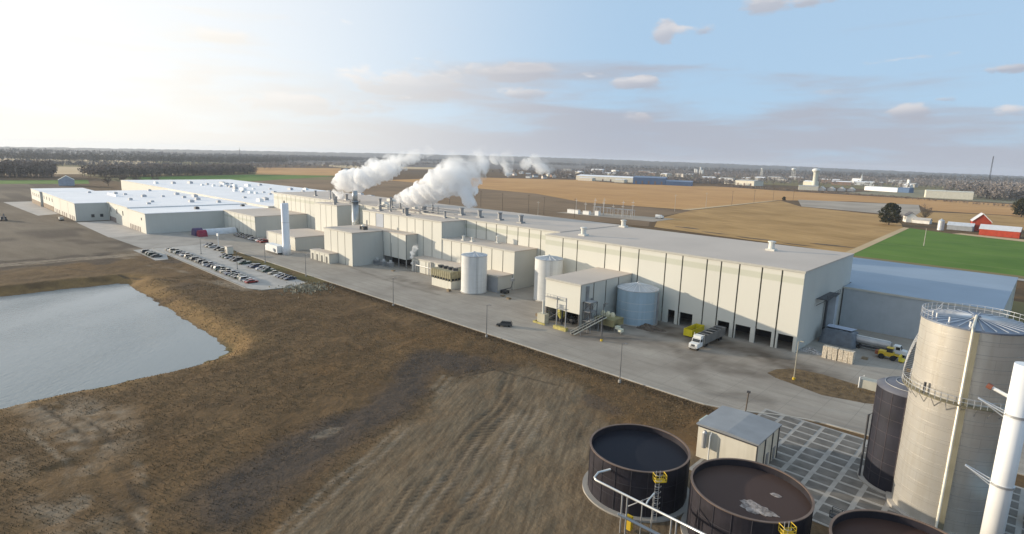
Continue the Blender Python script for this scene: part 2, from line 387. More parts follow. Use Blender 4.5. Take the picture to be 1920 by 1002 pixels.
    def mul(a, c):
        n = N.new('ShaderNodeMath'); n.operation = 'MULTIPLY'; L.new(a, n.inputs[0])
        if isinstance(c, float): n.inputs[1].default_value = c
        else: L.new(c, n.inputs[1])
        return n.outputs[0]
    fine = ramp(noise(1.6, 8), .32, .68)
    grass = mix(ramp(noise(.10, 7), .35, .65), (0.117,0.071,0.033), (0.206,0.127,0.059))
    grass = mix(ramp(noise(.42, 8), .44, .62, 0, .5), grass, (0.105,0.071,0.039))
    grass = mix(mul(fine, .6), grass, (0.088,0.056,0.030))
    grass = mix(ramp(noise(.035, 5), .5, .72, 0, .6), grass, (0.187,0.105,0.042))
    trk = R(119)
    soil = mix(ramp(noise(1.1, 8, (9.,.8,1), trk), .36, .66), (0.125,0.092,0.059), (0.257,0.198,0.128))
    soil = mix(mul(fine, .35), soil, (0.112,0.080,0.051))
    c = mix(attr('dirt'), grass, soil)
    c = mix(mul(attr('gold'), ramp(noise(.5,6), .3, .7, .35, .9)), c, (0.293,0.182,0.073))
    c = mix(mul(attr('grey'), .85), c, mix(ramp(noise(.06, 6, (4.,1,1), R(10)), .35,.7), (0.150,0.118,0.086), (0.251,0.204,0.152)))
    c = mix(mul(attr('darkm'), ramp(noise(.6,7), .25,.55,.65,1.)), c, (0.081,0.062,0.048))
    c = mix(mul(attr('pale'), ramp(noise(.5,7), .3,.65,.25,1.)), c, (0.319,0.253,0.181))
    c = mix(mul(attr('green'), .75), c, (0.106,0.101,0.033))
    c = mix(mul(attr('rut'), .85), c, (0.075,0.054,0.035))
    L.new(c, b.inputs['Base Color'])
    bp = N.new('ShaderNodeBump'); bp.inputs['Strength'].default_value = .8; bp.inputs['Distance'].default_value = .35
    L.new(noise(1.1, 9), bp.inputs['Height']); L.new(bp.outputs[0], b.inputs['Normal'])
    me.materials.append(m)
    o = bpy.data.objects.new('ground', me); col.objects.link(o); struct(o)
build_ground()

def water_mat(name, c, bump, scale, rough=.08, spec=.5):
    m = bpy.data.materials.new(name); m.use_nodes = True; nt = m.node_tree; N = nt.nodes; L = nt.links; b = N['Principled BSDF']
    b.inputs['Base Color'].default_value = (*c, 1); b.inputs['Roughness'].default_value = rough; b.inputs['Specular IOR Level'].default_value = spec; b.inputs['IOR'].default_value = 1.33
    geo = N.new('ShaderNodeNewGeometry'); mp = N.new('ShaderNodeMapping'); mp.vector_type = 'TEXTURE'; mp.inputs['Rotation'].default_value = (0,0,R(35)); mp.inputs['Scale'].default_value = (1.,3.2,1.)
    L.new(geo.outputs['Position'], mp.inputs['Vector'])
    n = N.new('ShaderNodeTexNoise'); n.inputs['Scale'].default_value = scale; n.inputs['Detail'].default_value = 5; n.inputs['Roughness'].default_value = .6; L.new(mp.outputs[0], n.inputs['Vector'])
    bp = N.new('ShaderNodeBump'); bp.inputs['Strength'].default_value = bump; bp.inputs['Distance'].default_value = .25; L.new(n.outputs['Fac'], bp.inputs['Height']); L.new(bp.outputs[0], b.inputs['Normal'])
    n2 = N.new('ShaderNodeTexNoise'); n2.inputs['Scale'].default_value = .03*scale; n2.inputs['Detail'].default_value = 4; L.new(mp.outputs[0], n2.inputs['Vector'])     # gusts roughen the surface in patches
    g2 = N.new('ShaderNodeMapRange'); L.new(n2.outputs['Fac'], g2.inputs[0]); g2.inputs[1].default_value = .35; g2.inputs[2].default_value = .68; g2.inputs[3].default_value = bump*.35; g2.inputs[4].default_value = bump*1.3; L.new(g2.outputs[0], bp.inputs['Strength'])
    return m
pond_m = water_mat('pond_water', (.225,.255,.258), .6, 1.3)
struct(MB().prism([(-266,-78),(-266,60),(-144,60),(-144,-78)], -4.6, -2.5).build('pond_water', pond_m))

# concrete yard and service road, with dirt and mud carried out of the bays
def yard_edge(x):
    return np.where(x < -50, 111.6, 111.6+sstep(-50, -26, x)*9.5+sstep(-30, 30, x)*7)
def build_yard():
    xs = np.arange(-402, 62, 1.0); ys = np.concatenate([np.linspace(0, 1, 9)])
    rows = []
    edge = yard_edge(xs); t = np.linspace(0, 1, 80)
    X = np.repeat(xs[None, :], 80, 0); Y = edge[None, :]+(206-edge[None, :])*t[:, None]; Z = np.full(X.shape, .004)
    nx = len(xs); V = np.stack([X,Y,Z],-1).reshape(-1,3)
    i = np.arange(nx-1)[None,:]+np.arange(79)[:,None]*nx; F = np.stack([i,i+1,i+1+nx,i+nx],-1).reshape(-1,4)
    me = bpy.data.meshes.new('concrete_yard'); me.from_pydata(V.tolist(), [], F.tolist())
    wx = X+(fbm(X*.15,Y*.15,4,3)-.5)*9; wy = Y+(fbm(X*.15,Y*.15,4,4)-.5)*9
    mud = sstep(9, 1, segdist(wx, wy, [(-92,156),(-74,153),(-60,154),(-48,152),(-38,146)]))
    mud = np.maximum(mud, .7*sstep(8, 1, segdist(wx, wy, [(-95,132),(-80,140),(-64,140),(-46,138),(-34,150)])))
    mud = np.maximum(mud, .45*sstep(4,1,segdist(wx,wy,[(-66,143),(-62,130),(-52,120),(-40,122)])))
    mud = np.maximum(mud, .55*sstep(6,1,segdist(wx,wy,[(-196,136),(-182,138),(-168,134),(-158,136)]))*sstep(.35,.6,fbm(X*.3,Y*.3,4,6)))
    mud = np.maximum(mud, .55*sstep(1.1,.2,np.abs(segdist(X,Y,[(-228,134),(-205,131.5),(-180,130),(-160,131)]))))
    mud = np.clip(mud*(.15+1.25*fbm(X*.45,Y*.45,5,8)), 0, 1)
    a = me.attributes.new('mud','FLOAT','POINT'); a.data.foreach_set('value', mud.astype(np.float32).ravel())
    m = bpy.data.materials.new('yard_concrete'); m.use_nodes = True; nt = m.node_tree; N = nt.nodes; L = nt.links; b = N['Principled BSDF']; b.inputs['Roughness'].default_value = .85; b.inputs['Specular IOR Level'].default_value = .3
    geo = N.new('ShaderNodeNewGeometry')
    def noise(s, st=None, det=6):
        v = geo.outputs['Position']
        if st: mp = N.new('ShaderNodeMapping'); mp.inputs['Scale'].default_value = st; L.new(v, mp.inputs['Vector']); v = mp.outputs[0]
        n = N.new('ShaderNodeTexNoise'); n.inputs['Scale'].default_value = s; n.inputs['Detail'].default_value = det; n.inputs['Roughness'].default_value = .62; L.new(v, n.inputs['Vector']); return n.outputs['Fac']
    def mix(f_, a_, c_):
        n = N.new('ShaderNodeMix'); n.data_type = 'RGBA'; L.new(f_, n.inputs['Factor']); S = [i for i in n.inputs if i.type == 'RGBA']
        for s_, v in zip(S, (a_, c_)):
            if isinstance(v, tuple): s_.default_value = (*v,1)
            else: L.new(v, s_)
        return [o for o in n.outputs if o.type == 'RGBA'][0]
    def rg(v, a_, b_, c_=0., d_=1.):
        n = N.new('ShaderNodeMapRange'); L.new(v, n.inputs[0])
        for k, x in enumerate((a_,b_,c_,d_)): n.inputs[k+1].default_value = x
        return n.outputs[0]
    c = mix(rg(noise(.06), .35,.65), (0.278,0.243,0.203), (0.376,0.335,0.281))
    c = mix(rg(noise(.5, (.12,1,1)), .45,.75,0,.45), c, (0.196,0.167,0.136))       # tyre-worn lanes along the road
    c = mix(rg(noise(1.2), .5,.8,0,.3), c, (0.235,0.200,0.164))
    # sawn slab joints every 6 m
    bk = N.new('ShaderNodeTexBrick'); bk.offset = 0; bk.inputs['Scale'].default_value = 1; bk.inputs['Mortar Size'].default_value = .05; bk.inputs['Brick Width'].default_value = 6; bk.inputs['Row Height'].default_value = 5; L.new(geo.outputs['Position'], bk.inputs['Vector'])
    c = mix(rg(bk.outputs['Fac'], 0, 1, 0, .55), c, (.17,.155,.135))
    at = N.new('ShaderNodeAttribute'); at.attribute_name = 'mud'
    c = mix(at.outputs['Fac'], c, (.10,.078,.058))
    L.new(c, b.inputs['Base Color']); me.materials.append(m)
    o = bpy.data.objects.new('concrete_yard', me); col.objects.link(o); struct(o)
build_yard()
def sheet(name, poly, z, mat): return struct(MB().add([(x,y,z) for x,y in poly], [tuple(range(len(poly)))]).build(name, mat))
lot_m = pm('parking_concrete', (.40,.375,.34), .9, var=.14, scale=.2)
pad_m = pm('pad_concrete', (.44,.40,.36), .9, var=.12, scale=.12)
sheet('parking_lot', [(-329,83.2),(-213,83.2),(-207,86.5),(-205,97),(-209,104),(-298,104),(-304,111.5),(-329.9,111.5)], .020, lot_m)
sheet('parking_spur', [(-329,74.2),(-292,74.2),(-292,79.4),(-308,83.1),(-329,83.1)], .024, lot_m)
sheet('loading_apron', [(-402,76),(-382,76.2),(-330,79),(-330,112),(-402,112)], .012, pm('apron_concrete', (.33,.30,.265), .9, var=.16, scale=.1))
sheet('dock_pad', [(-470,75.5),(-383,75.5),(-383,96),(-470,96)], .018, pad_m)
sheet('dock_pad', [(-664,57),(-528,63),(-535,76),(-664,76)], .018, pad_m)
# kerb along the service road
def kerb(pts, w=.4, h=.15, name='kerb'):
    m = MB()
    for (x0,y0),(x1,y1) in zip(pts[:-1], pts[1:]):
        d = Vector((x1-x0,y1-y0,0)).normalized(); n = Vector((-d.y,d.x,0))*w
        m.prism([(x0,y0),(x1,y1),(x1+n.x,y1+n.y),(x0+n.x,y0+n.y)], -.2, h)
    return struct(m.build(name, kerbm))
kx = list(range(-296, -49, 6))+list(range(-48, 60, 3))
kerb([(x, float(yard_edge(np.array(float(x))))-.42) for x in kx])
kerb([(-204.6,104),(-204.8,97.2),(-206.8,86.2),(-213,82.8),(-329,82.8)], .35, .13)
# planted verge in the right-hand yard
mulch = pm('mulch_soil', (.13,.085,.045), .95, var=.4, scale=.6, bump=.6, c2=(.21,.14,.07))
sheet('soil_verge', [(-45.8,141),(-43,139.2),(-39,138.2),(-32,136.2),(-24,138.5),(-20,141),(-20.5,147.2),(-28,149.4),(-36,150.6),(-42,149.8),(-45.2,145.5)], .016, mulch)
# slab of sunk panels beside the small building
slab_m = pm('slab_concrete', (.34,.32,.29), .9, var=.15, scale=.4); panel_m = pm('slab_panel', (.15,.137,.12), .85, var=.28, scale=.5)
slab = struct(B(-38.2,10,84.6,119.2,-.4,.06).build('panel_slab', slab_m))
ORIG[slab.name] = (0,0,0)
pmesh = None
for i in range(12):
    for j in range(12):
        x = -37.6+i*3.7; y = 85.2+j*2.83
        if pmesh is None:
            o = B(0,2.95,0,2.15,.05,.10).build('slab_panel', panel_m, slab); pmesh = o.data
        else:
            o = bpy.data.objects.new('slab_panel', pmesh); col.objects.link(o); o.parent = slab
        o.location = (x+random.uniform(-.06,.06), y+random.uniform(-.06,.06), random.uniform(-.015,.01))

# fields far behind the mill
def rowfield(name, c1, c2, rot, period=3., strength=.6, big=.02, c3=None):
    m = bpy.data.materials.new(name); m.use_nodes = True; nt = m.node_tree; N = nt.nodes; L = nt.links; b = N['Principled BSDF']; b.inputs['Roughness'].default_value = .95; b.inputs['Specular IOR Level'].default_value = .1
    geo = N.new('ShaderNodeNewGeometry'); mp = N.new('ShaderNodeMapping'); mp.vector_type = 'TEXTURE'; mp.inputs['Rotation'].default_value = (0,0,rot); mp.inputs['Scale'].default_value = (60.,period,1.); L.new(geo.outputs['Position'], mp.inputs['Vector'])
    n1 = N.new('ShaderNodeTexNoise'); n1.inputs['Scale'].default_value = 1; n1.inputs['Detail'].default_value = 4; L.new(mp.outputs[0], n1.inputs['Vector'])
    n2 = N.new('ShaderNodeTexNoise'); n2.inputs['Scale'].default_value = big; n2.inputs['Detail'].default_value = 7; n2.inputs['Roughness'].default_value = .6; L.new(geo.outputs['Position'], n2.inputs['Vector'])
    ad = N.new('ShaderNodeMath'); ad.operation = 'MULTIPLY_ADD'; L.new(n1.outputs['Fac'], ad.inputs[0]); ad.inputs[1].default_value = strength
    L.new(n2.outputs['Fac'], ad.inputs[2])
    mr = N.new('ShaderNodeMapRange'); L.new(ad.outputs[0], mr.inputs[0]); mr.inputs[1].default_value = .32+.5*strength; mr.inputs[2].default_value = .68+.5*strength
    mx = N.new('ShaderNodeMix'); mx.data_type = 'RGBA'; L.new(mr.outputs[0], mx.inputs['Factor']); S = [i for i in mx.inputs if i.type == 'RGBA']; S[0].default_value = (*c1,1); S[1].default_value = (*c2,1)
    out = [o for o in mx.outputs if o.type == 'RGBA'][0]
    if c3:
        mr2 = N.new('ShaderNodeMapRange'); L.new(n2.outputs['Fac'], mr2.inputs[0]); mr2.inputs[1].default_value = .60; mr2.inputs[2].default_value = .70; mr2.inputs[4].default_value = .7
        m3 = N.new('ShaderNodeMix'); m3.data_type = 'RGBA'; L.new(mr2.outputs[0], m3.inputs['Factor']); S = [i for i in m3.inputs if i.type == 'RGBA']; L.new(out, S[0]); S[1].default_value = (*c3,1)
        out = [o for o in m3.outputs if o.type == 'RGBA'][0]
    L.new(out, b.inputs['Base Color']); return m
F_tan  = rowfield('corn_stubble', (0.330,0.196,0.074), (0.520,0.320,0.135), R(-28), 5., .5, .015, (0.221,0.131,0.057))
F_or   = rowfield('soy_stubble', (0.457,0.245,0.097), (0.584,0.335,0.139), R(4), 14., .5, .006, (0.372,0.208,0.091))
F_brn  = rowfield('ploughed_soil', (0.188,0.128,0.077), (0.282,0.191,0.115), R(4), 9., .5, .01)
F_grn  = rowfield('winter_wheat', (0.089,0.165,0.027), (0.138,0.225,0.041), R(3), 14., .3, .02)
F_pale = rowfield('pale_stubble', (0.486,0.352,0.202), (0.616,0.465,0.284), R(3), 20., .3, .004)
F_olv  = rowfield('rough_grass', (0.154,0.135,0.057), (0.259,0.203,0.095), R(3), 20., .3, .01)
F_grv  = rowfield('gravel_lot', (0.324,0.270,0.216), (0.470,0.398,0.317), R(3), 6., .3, .02)
def field(poly, z, m, name='field'): return sheet(name, poly, z, m)
field([(-3200,216),(700,216),(700,300),(-200,300),(-200,390),(-3200,390)], .02, F_olv, 'grassland')
field([(-5200,390),(-1000,300),(-1000,600),(-5200,1500)], .03, F_olv, 'grassland')
field([(-1060,390),(-700,330),(-234,405),(-270,470),(-285,585),(-420,567),(-560,640),(-755,655),(-990,668)], .06, F_brn)
field([(-990,669),(-755,656),(-560,641),(-420,568),(-300,592),(-308,905),(-230,1010),(-260,1250),(-450,1270),(-600,1315),(-720,1150),(-917,1220),(-1100,1000)], .09, F_or)
field([(-229,405),(-87,386),(-96,600),(-104,640),(-130,745),(-240,792),(-302,900),(-289,585),(-262,470)], .08, F_tan)
field([(-86,372),(260,372),(260,566),(-14,570),(-60,585),(-93,606)], .10, F_grn)
for k in range(3):
    y_ = 400+k*58
    sheet('wheel_track', [(-86,y_),(230,y_-6),(230,y_-5.2),(-86,y_+.8)], .16, pm('worn_wheat',(.19,.22,.075),.95,var=.3,scale=.1))
field([(-88,369),(260,366),(260,374),(-84,378)], .17, F_olv, 'field_margin')
field([(-97,608),(-92,604),(-84,380),(-89,380)], .17, F_pale, 'field_margin')
field([(-60,586),(-14,571),(400,567),(400,584),(-14,590),(-55,598)], .13, F_pale, 'field_track')
field([(-85,362),(300,352),(300,358),(-84,370)], .12, pm('gravel_track', (.36,.33,.29), .95, var=.15), 'gravel_track')
field([(-103,700),(-30,690),(200,690),(200,1000),(-60,900),(-130,860)], .10, F_tan)
field([(-62,910),(200,1010),(200,1250),(-262,1252),(-232,1008),(-150,1032),(-120,905)], .11, F_or)
field([(-295,955),(-150,1030),(-122,860),(-112,740),(-150,772),(-240,795)], .14, F_grv, 'gravel_lot')
field([(-292,592),(-300,586),(-308,880),(-304,900)], .16, F_pale, 'farm_track')
field([(-350,430),(-250,440),(-252,482),(-345,462)], .15, F_grv, 'substation_yard')
field([(-1060,60),(-1060,190),(-952,172),(-972,55)], .08, F_grn)
field([(-1260,520),(-1200,690),(-985,405),(-1060,250),(-1140,260)], .09, F_grn)
field([(-1800,720),(-1820,1050),(-1200,692),(-1262,522),(-1380,575)], .10, F_or)
field([(-1720,60),(-1760,420),(-1300,330),(-1260,80)], .10, F_pale)
field([(-2700,150),(-2600,700),(-2000,520),(-1980,100)], .12, F_pale)
field([(-2600,1300),(-2500,2000),(-1750,1500),(-1850,1080)], .12, F_pale)
field([(-1150,1500),(-300,1700),(-150,2500),(-1400,2600)], .12, F_olv)
field([(-330,1320),(200,1260),(300,2300),(-250,2400)], .11, rowfield('dull_grass', (0.205,0.188,0.117), (0.315,0.270,0.179), 0, 30, .3, .004))
field([(-1000,-400),(-1000,55),(-800,60),(-690,57),(-664,-400)], .05, rowfield('bare_ground', (0.205,0.165,0.124), (0.299,0.247,0.193), R(12), 8, .4, .01))
def sector(r0_, r1_, a0, a1, z, m, name):
    A_ = [R(a0+(a1-a0)*k/24) for k in range(25)]
    sheet(name, [(r1_*math.sin(yaw+a), r1_*math.cos(yaw+a)) for a in A_]+[(r0_*math.sin(yaw+a), r0_*math.cos(yaw+a)) for a in reversed(A_)], z, m)
sector(2650, 6600, -50, 50, .3, rowfield('wooded_plain', (.10,.088,.082), (.20,.172,.15), 0, 200, .4, .0016, (.30,.25,.18)), 'far_plain')
mulch2 = pm('damp_stubble', (.11,.075,.045), .95, var=.35, scale=.2, c2=(.20,.14,.08))
for cx_, cy_, rx_, ry_ in ((-150,404,13,3.0),(-120,398,8,2.2),(-105,415,12,3.2),(-182,410,9,2.5),(-210,424,10,3)):
    sheet('damp_patch', [(cx_+rx_*(1+.25*math.sin(3*a+cx_)+.15*math.sin(7*a))*math.cos(a), cy_+ry_*(1+.25*math.sin(2*a+cy_))*math.sin(a)) for a in [k*.2618 for k in range(24)]], .2, mulch2)
# wooded ridge that closes the horizon
def build_hills():
    def top(az):   # ridge height over azimuth (degrees right of the view axis)
        pts = [(-60,14),(-42,16),(-24,52),(-12,74),(0,84),(8,82),(18,70),(25,58),(34,36),(42,18),(60,12)]
        for (a,h),(b,k) in zip(pts[:-1], pts[1:]):
            if a <= az <= b: return h+(k-h)*(az-a)/(b-a)
        return 12
    m = MB(); base = math.degrees(yaw); n = 900; vs = []; 
    rows = 5
    for r_i, (rad, frac) in enumerate(((6200,0),(6800,.30),(7600,.62),(8400,.86),(9000,1.0))):
        for i in range(n+1):
            az = -62+124*i/n; h = top(az)
            a = R(base+az); rr = rad+120*math.sin(i*.11+r_i)
            h *= frac
            if r_i: h += 9*(float(vnoise(i*.9, r_i*7.3, 3))-.5)+7*(float(vnoise(i*.17, r_i*3.1, 8))-.5)
            vs.append((rr*math.sin(a), rr*math.cos(a), h-.5))
    fs = [(k*(n+1)+i, (k+1)*(n+1)+i, (k+1)*(n+1)+i+1, k*(n+1)+i+1) for k in range(rows-1) for i in range(n)]
    m.add(vs, fs)
    mat = pm('far_woods', (.070,.062,.058), .95, var=.5, scale=.006, c2=(.13,.11,.095))
    struct(m.build('hills', mat))
build_hills()

# ================================================================== BUILDINGS
PCACHE = {}
def panel(parent, x0, x1, y, z0, z1, mat, name='wall_panel', t=.24, axis='x'):
    """one wall panel as an object of its own; alike panels share their mesh"""
    key = (round(x1-x0, 2), round(z1-z0, 2), mat.name, t, axis, name)
    o_ = ORIG[parent.name]
    if key not in PCACHE:
        m = MB(); w, h = x1-x0, z1-z0; c = .05
        if axis == 'x': m.box(0, w, 0, t, 0, h)
        else: m.box(-t, 0, 0, w, 0, h)
        me = bpy.data.meshes.new(name); me.from_pydata([tuple(map(float,v)) for v in m.v], [], m.f); me.materials.append(mat); PCACHE[key] = me
    ob = bpy.data.objects.new(name, PCACHE[key]); col.objects.link(ob); ob.parent = parent
    loc = (x0, y, z0) if axis == 'x' else (y, x0, z0)
    ob.location = tuple(loc[k]-o_[k] for k in range(3)); return ob
def seams_between(a, b, pitch=6.2):
    n = max(1, round((b-a)/pitch)); return [a+(b-a)*i/n for i in range(n+1)]
def block(name, label, cat, x0, x1, y0, y1, z, seams=None, mat=cream, rmat=roofgrey, gap=.42, openings=(), zopen=0., side=None, smat=None, deep=9., grey=()):
    t = thing(name, label, cat, (x0, y0, 0))
    zo = zopen
    if zo:
        m = B(x0, x1, y0+.35, y1, zo+.15, z-.3); m.box(x0+.05, x1-.05, y0+deep, y1-.1, 0, zo+.2)
        m.box(x1-.35, x1-.02, y0+.3, y0+deep+.1, 0, zo+.2); m.box(x0+.02, x0+.35, y0+.3, y0+deep+.1, 0, zo+.2)
        m.build('wall', smat or sidewall, t)
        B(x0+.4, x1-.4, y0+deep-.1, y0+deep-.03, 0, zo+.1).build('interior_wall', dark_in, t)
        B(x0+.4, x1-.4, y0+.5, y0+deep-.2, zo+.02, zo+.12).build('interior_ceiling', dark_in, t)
    else:
        B(x0, x1, y0+.35, y1, 0, z-.3).build('wall', smat or sidewall, t)
    if seams:
        B(x0+.06, x1-.06, y0+.2, y0+.38, zo+.05, z-.32).build('joint_backing', joint, t)
        for i, (a, b) in enumerate(zip(seams[:-1], seams[1:])):
            g0 = gap/2 if i else .0; g1 = gap/2 if i < len(seams)-2 else .0
            panel(t, a+g0, b-g1, y0, zo, z-.34, pm('recess_shade_panel',(.42,.45,.50),.7,var=.05) if i in grey else mat)  # listed panels get blue-grey colour in place of a recess's shade
            if zo:
                segs = [(a+g0, b-g1)]
                for (oa, ob) in openings:
                    ns = []
                    for (p, q) in segs:
                        if ob <= p or oa >= q: ns.append((p, q)); continue
                        if oa > p: ns.append((p, oa))
                        if ob < q: ns.append((ob, q))
                    segs = ns
                for p, q in segs:
                    if q-p > .15: panel(t, p, q, y0+.01, 0, zo-.005, mat, 'door_pier', .5)
    else:
        B(x0+.02, x1-.02, y0, y0+.37, 0, z-.33).build('front_wall', mat, t)
    if side:
        B(x1-.2, x1+.02, y0+.1, y1-.1, zo+.05, z-.32).build('side_backing', joint, t)
        for i, (a, b) in enumerate(zip(side[:-1], side[1:])):
            panel(t, a+.26, b-.26, x1+.16, zo, z-.34, smat or sidewall, 'side_panel', .2, 'y')
    m = B(x0-.18, x1+.2, y0-.18, y1+.12, z-.32, z); m.build('roof', rmat, t)
    tr = pm('roof_trim', (.50,.48,.42), .6, var=.05)
    B(x0-.2, x1+.24, y0-.24, y0-.185, z-.55, z+.05).build('eave_trim', tr, t)
    return t
BL = {}
A_seams = [-137,-128.7,-122.1,-110.1,-104,-97,-87.2,-81.5,-73.6,-69.2,-63.8,-57.4,-52,-46.3]
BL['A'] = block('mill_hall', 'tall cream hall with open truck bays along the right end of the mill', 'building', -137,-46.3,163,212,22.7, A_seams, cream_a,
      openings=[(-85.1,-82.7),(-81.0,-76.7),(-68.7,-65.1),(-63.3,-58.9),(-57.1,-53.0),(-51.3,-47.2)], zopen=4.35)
BL['B'] = block('mill_hall', 'very long cream hall behind the stepped blocks, vents along its roof', 'building', -386,-137.1,171.5,214,22.9,
      seams_between(-386,-303.7)+seams_between(-279.1,-190.8)[0:]+[-184.3,-177.9,-171.7,-165.4,-159.1,-152.9,-146.7,-137.1], cream_a)
BL['C'] = block('mill_block', 'cream panelled block stepping forward from the long hall, plume above', 'building', -254,-191.7,158,171.4,22.4,
      [-254,-248,-242.3,-235.7,-229.4,-223.2,-216.7,-210.6,-204.6,-198.3,-191.7], cream, grey=(2,))
BL['F'] = block('mill_block', 'narrow tall cream block left of the grey steel stack', 'building', -303.6,-279.2,158,171.4,22.6, [-303.6,-297.2,-291.1,-285.1,-279.2], cream)
BL['D'] = block('mill_block', 'mid-height cream annex behind the white silo, three roof vents', 'building', -191.6,-148.3,158.3,171.3,15.1, seams_between(-191.6,-148.3), cream)
BL['E'] = block('mill_block', 'cream block with four tall panels and dark right wall beside road', 'building', -251.7,-226.7,135.3,157.8,15.3, seams_between(-251.7,-226.7), cream)
E2t = thing('mill_bay', 'recessed cream bay raised over a dark undercroft between two blocks', 'building', (-226.6,151.5,0)); BL['E2'] = E2t
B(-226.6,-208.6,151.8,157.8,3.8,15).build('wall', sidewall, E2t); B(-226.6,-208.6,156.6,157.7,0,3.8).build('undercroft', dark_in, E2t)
B(-226.5,-208.7,151.65,151.85,3.85,14.95).build('joint_backing', joint, E2t)
for a, b in zip(*(lambda s: (s[:-1], s[1:]))(seams_between(-226.6,-208.6))): panel(E2t, a+.2, b-.2, 151.45, 3.8, 14.95, cream)
for x in (-226,-220.5,-214.8,-209): B(x-.2,x+.2,151.8,152.2,0,3.8).build('column', steel, E2t)
B(-226.62,-208.4,151.3,157.9,15,15.3).build('roof', roofgrey, E2t)
BL['G'] = block('dock_shed', 'low cream shed with four dark doors at the roadside', 'building', -256.6,-239,130.6,135.2,4.6, seams_between(-256.6,-239,4.4), cream)
for i in range(4):
    x = -254.6+i*4.4; B(x-.75,x+.75,130.52,130.62,0,3.0).build('door', pm('dark_door',(.09,.09,.085),.6), BL['G'])
BL['H'] = block('low_annex', 'low flat cream annex behind the slim white tower', 'building', -313,-281.3,135,157.9,7.0, [-313,-303,-281.3], cream)
B(-317.5,-313.1,136,150,0,6.6).build('lean_to', pm('grey_sheet',(.38,.38,.38),.7), BL['H'])
BL['I'] = block('low_mill_block', 'long low cream block with a stripe, cars parked along its front', 'building', -386.9,-339.5,139,171.4,12.4, seams_between(-386.9,-339.5,5.9), cream_i)
B(-339.3,-339.2,158,159.2,7.5,8.7).build('wall_louvre', darkst, BL['I'])
BL['J3'] = block('warehouse', 'white roofed warehouse with plain shaded end wall facing the yard', 'building', -425,-387,95,171.3,12.1, None, cream, roofwht)
BL['J3a'] = block('warehouse', 'white roofed warehouse middle section with dock doors by pale pad', 'building', -476,-425.1,95,167.8,12.7, None, cream, roofwht)
BL['J2'] = block('warehouse', 'white roofed warehouse section standing forward, small windows in its shaded end', 'building', -604,-476.1,76.5,167.7,12.2, [-604,-556,-528,-500,-476.1], cream, roofwht, gap=.6)
BL['J1'] = block('warehouse', 'farthest left white roofed warehouse with brown base band', 'building', -650,-604.2,75,112,12.3, None, cream, roofwht)
BL['BK'] = block('warehouse', 'wide rear warehouse crowded with rooftop units on white membrane', 'building', -768,-387.2,168,286,13.6, None, cream, roofwht)
BL['RW'] = block('store_hall', 'low hall with pale blue roof right of the tall bays', 'building', -45.9,-7,204,268,12.8, None, pm('blue_grey_wall',(.40,.43,.45),.75,var=.06,streak=.1), roofblue)
RW = BL['RW']
B(-68,-46.1,214.4,276,0,12.5).build('rear_wing_wall', sidewall, RW); B(-68.2,-46.08,214.3,276.2,12.5,12.79).build('rear_wing_roof', roofblue, RW)
B(-46.05,-6.9,268.2,276,0,12.4).build('rear_lean_to_wall', sidewall, RW); B(-46.07,-6.8,268.15,276.2,12.4,12.78).build('rear_lean_to_roof', roofblue, RW)
# details of the warehouses
win = pm('dark_window', (.03,.035,.04), .25); dockd = pm('dock_door', (.22,.16,.14), .7); brown = pm('brown_base', (.26,.19,.13), .85)
for t, xs, y, z0, z1, w in ((BL['J3a'], (-470,-466.8,-463.6,-460.4,-457.2), 95, 0, 3.2, 2.2), (BL['J3'], (-420.5,-417,-413.5,-410,-406.5,-403,-399.5), 95, 0, 3.0, 1.6), (BL['J2'], (-548,-541,-534,-522,-515,-508,-495,-488,-482), 76.5, 0, 3.0, 3.)):
    for x in xs: B(x-w/2, x+w/2, y-.12, y-.01, z0, z1).build('dock_door', dockd, t)
for x in (-468,-452,-437): B(x-.8,x+.8,94.88,94.99,6.5,9.4).build('window', win, BL['J3a'])
for x in (-395,): B(x-.7,x+.7,94.88,94.99,7.4,8.9).build('window', win, BL['J3'])
for y in (86,91): B(-476.02,-475.9,y-.9,y+.9,2.4,4.4).build('window', win, BL['J2'])
B(-604,-556,76.35,76.48,0,3.6).build('base_band', brown, BL['J2']); B(-650,-604.3,74.84,74.98,0,3.6).build('base_band', brown, BL['J1'])
for x in (-640,-630,-620,-610): B(x-.7,x+.7,74.86,74.99,7,9.6).build('window', win, BL['J1'])
for x in (-596,-584,-572,-560): B(x-.7,x+.7,76.36,76.49,7,9.6).build('window', win, BL['J2'])
for x in (-476.6,-471.5): B(x-.15,x+.15,94.7,94.9,0,12.4).build('downpipe', joint, BL['J3a'])
# parapet that divides the white roofs
B(-556,-530,111.6,112.2,12.2,13.6).build('parapet', roofwht, BL['J2'])
rtu_m = pm('rooftop_unit_grey', (.46,.46,.47), .6, var=.25, scale=.9)
UC = {}
def unit(parent, x, y, z, w, d, h, mat=rtu_m, name='rooftop_unit'):
    key = (w, d, h, mat.name)
    if key not in UC:
        m = B(-w/2, w/2, -d/2, d/2, 0, h*.86); m.box(-w*.3, w*.3, -d*.3, d*.3, h*.86, h); m.box(-w*.55,-w*.5,-d*.4,d*.4,0,h*.5)
        me = bpy.data.meshes.new(name); me.from_pydata([tuple(map(float,v)) for v in m.v], [], m.f); me.materials.append(mat); UC[key] = me
    o = bpy.data.objects.new(name, UC[key]); col.objects.link(o); o.parent = parent; q = ORIG[parent.name]; o.location = (x-q[0], y-q[1], z-q[2]); return o
rng = random.Random(3)
sizes = [(6,3,2.2),(4,3,1.8),(3,2.4,1.6),(9,3.2,2.4),(2.2,2.2,1.2)]
for i in range(58):
    x = rng.uniform(-690,-415); y = rng.uniform(195,282) if i % 3 else rng.uniform(176,250)
    unit(BL['BK'], x, y, 13.6, *sizes[rng.randrange(5)], rtu_m if rng.random() < .6 else whitep)
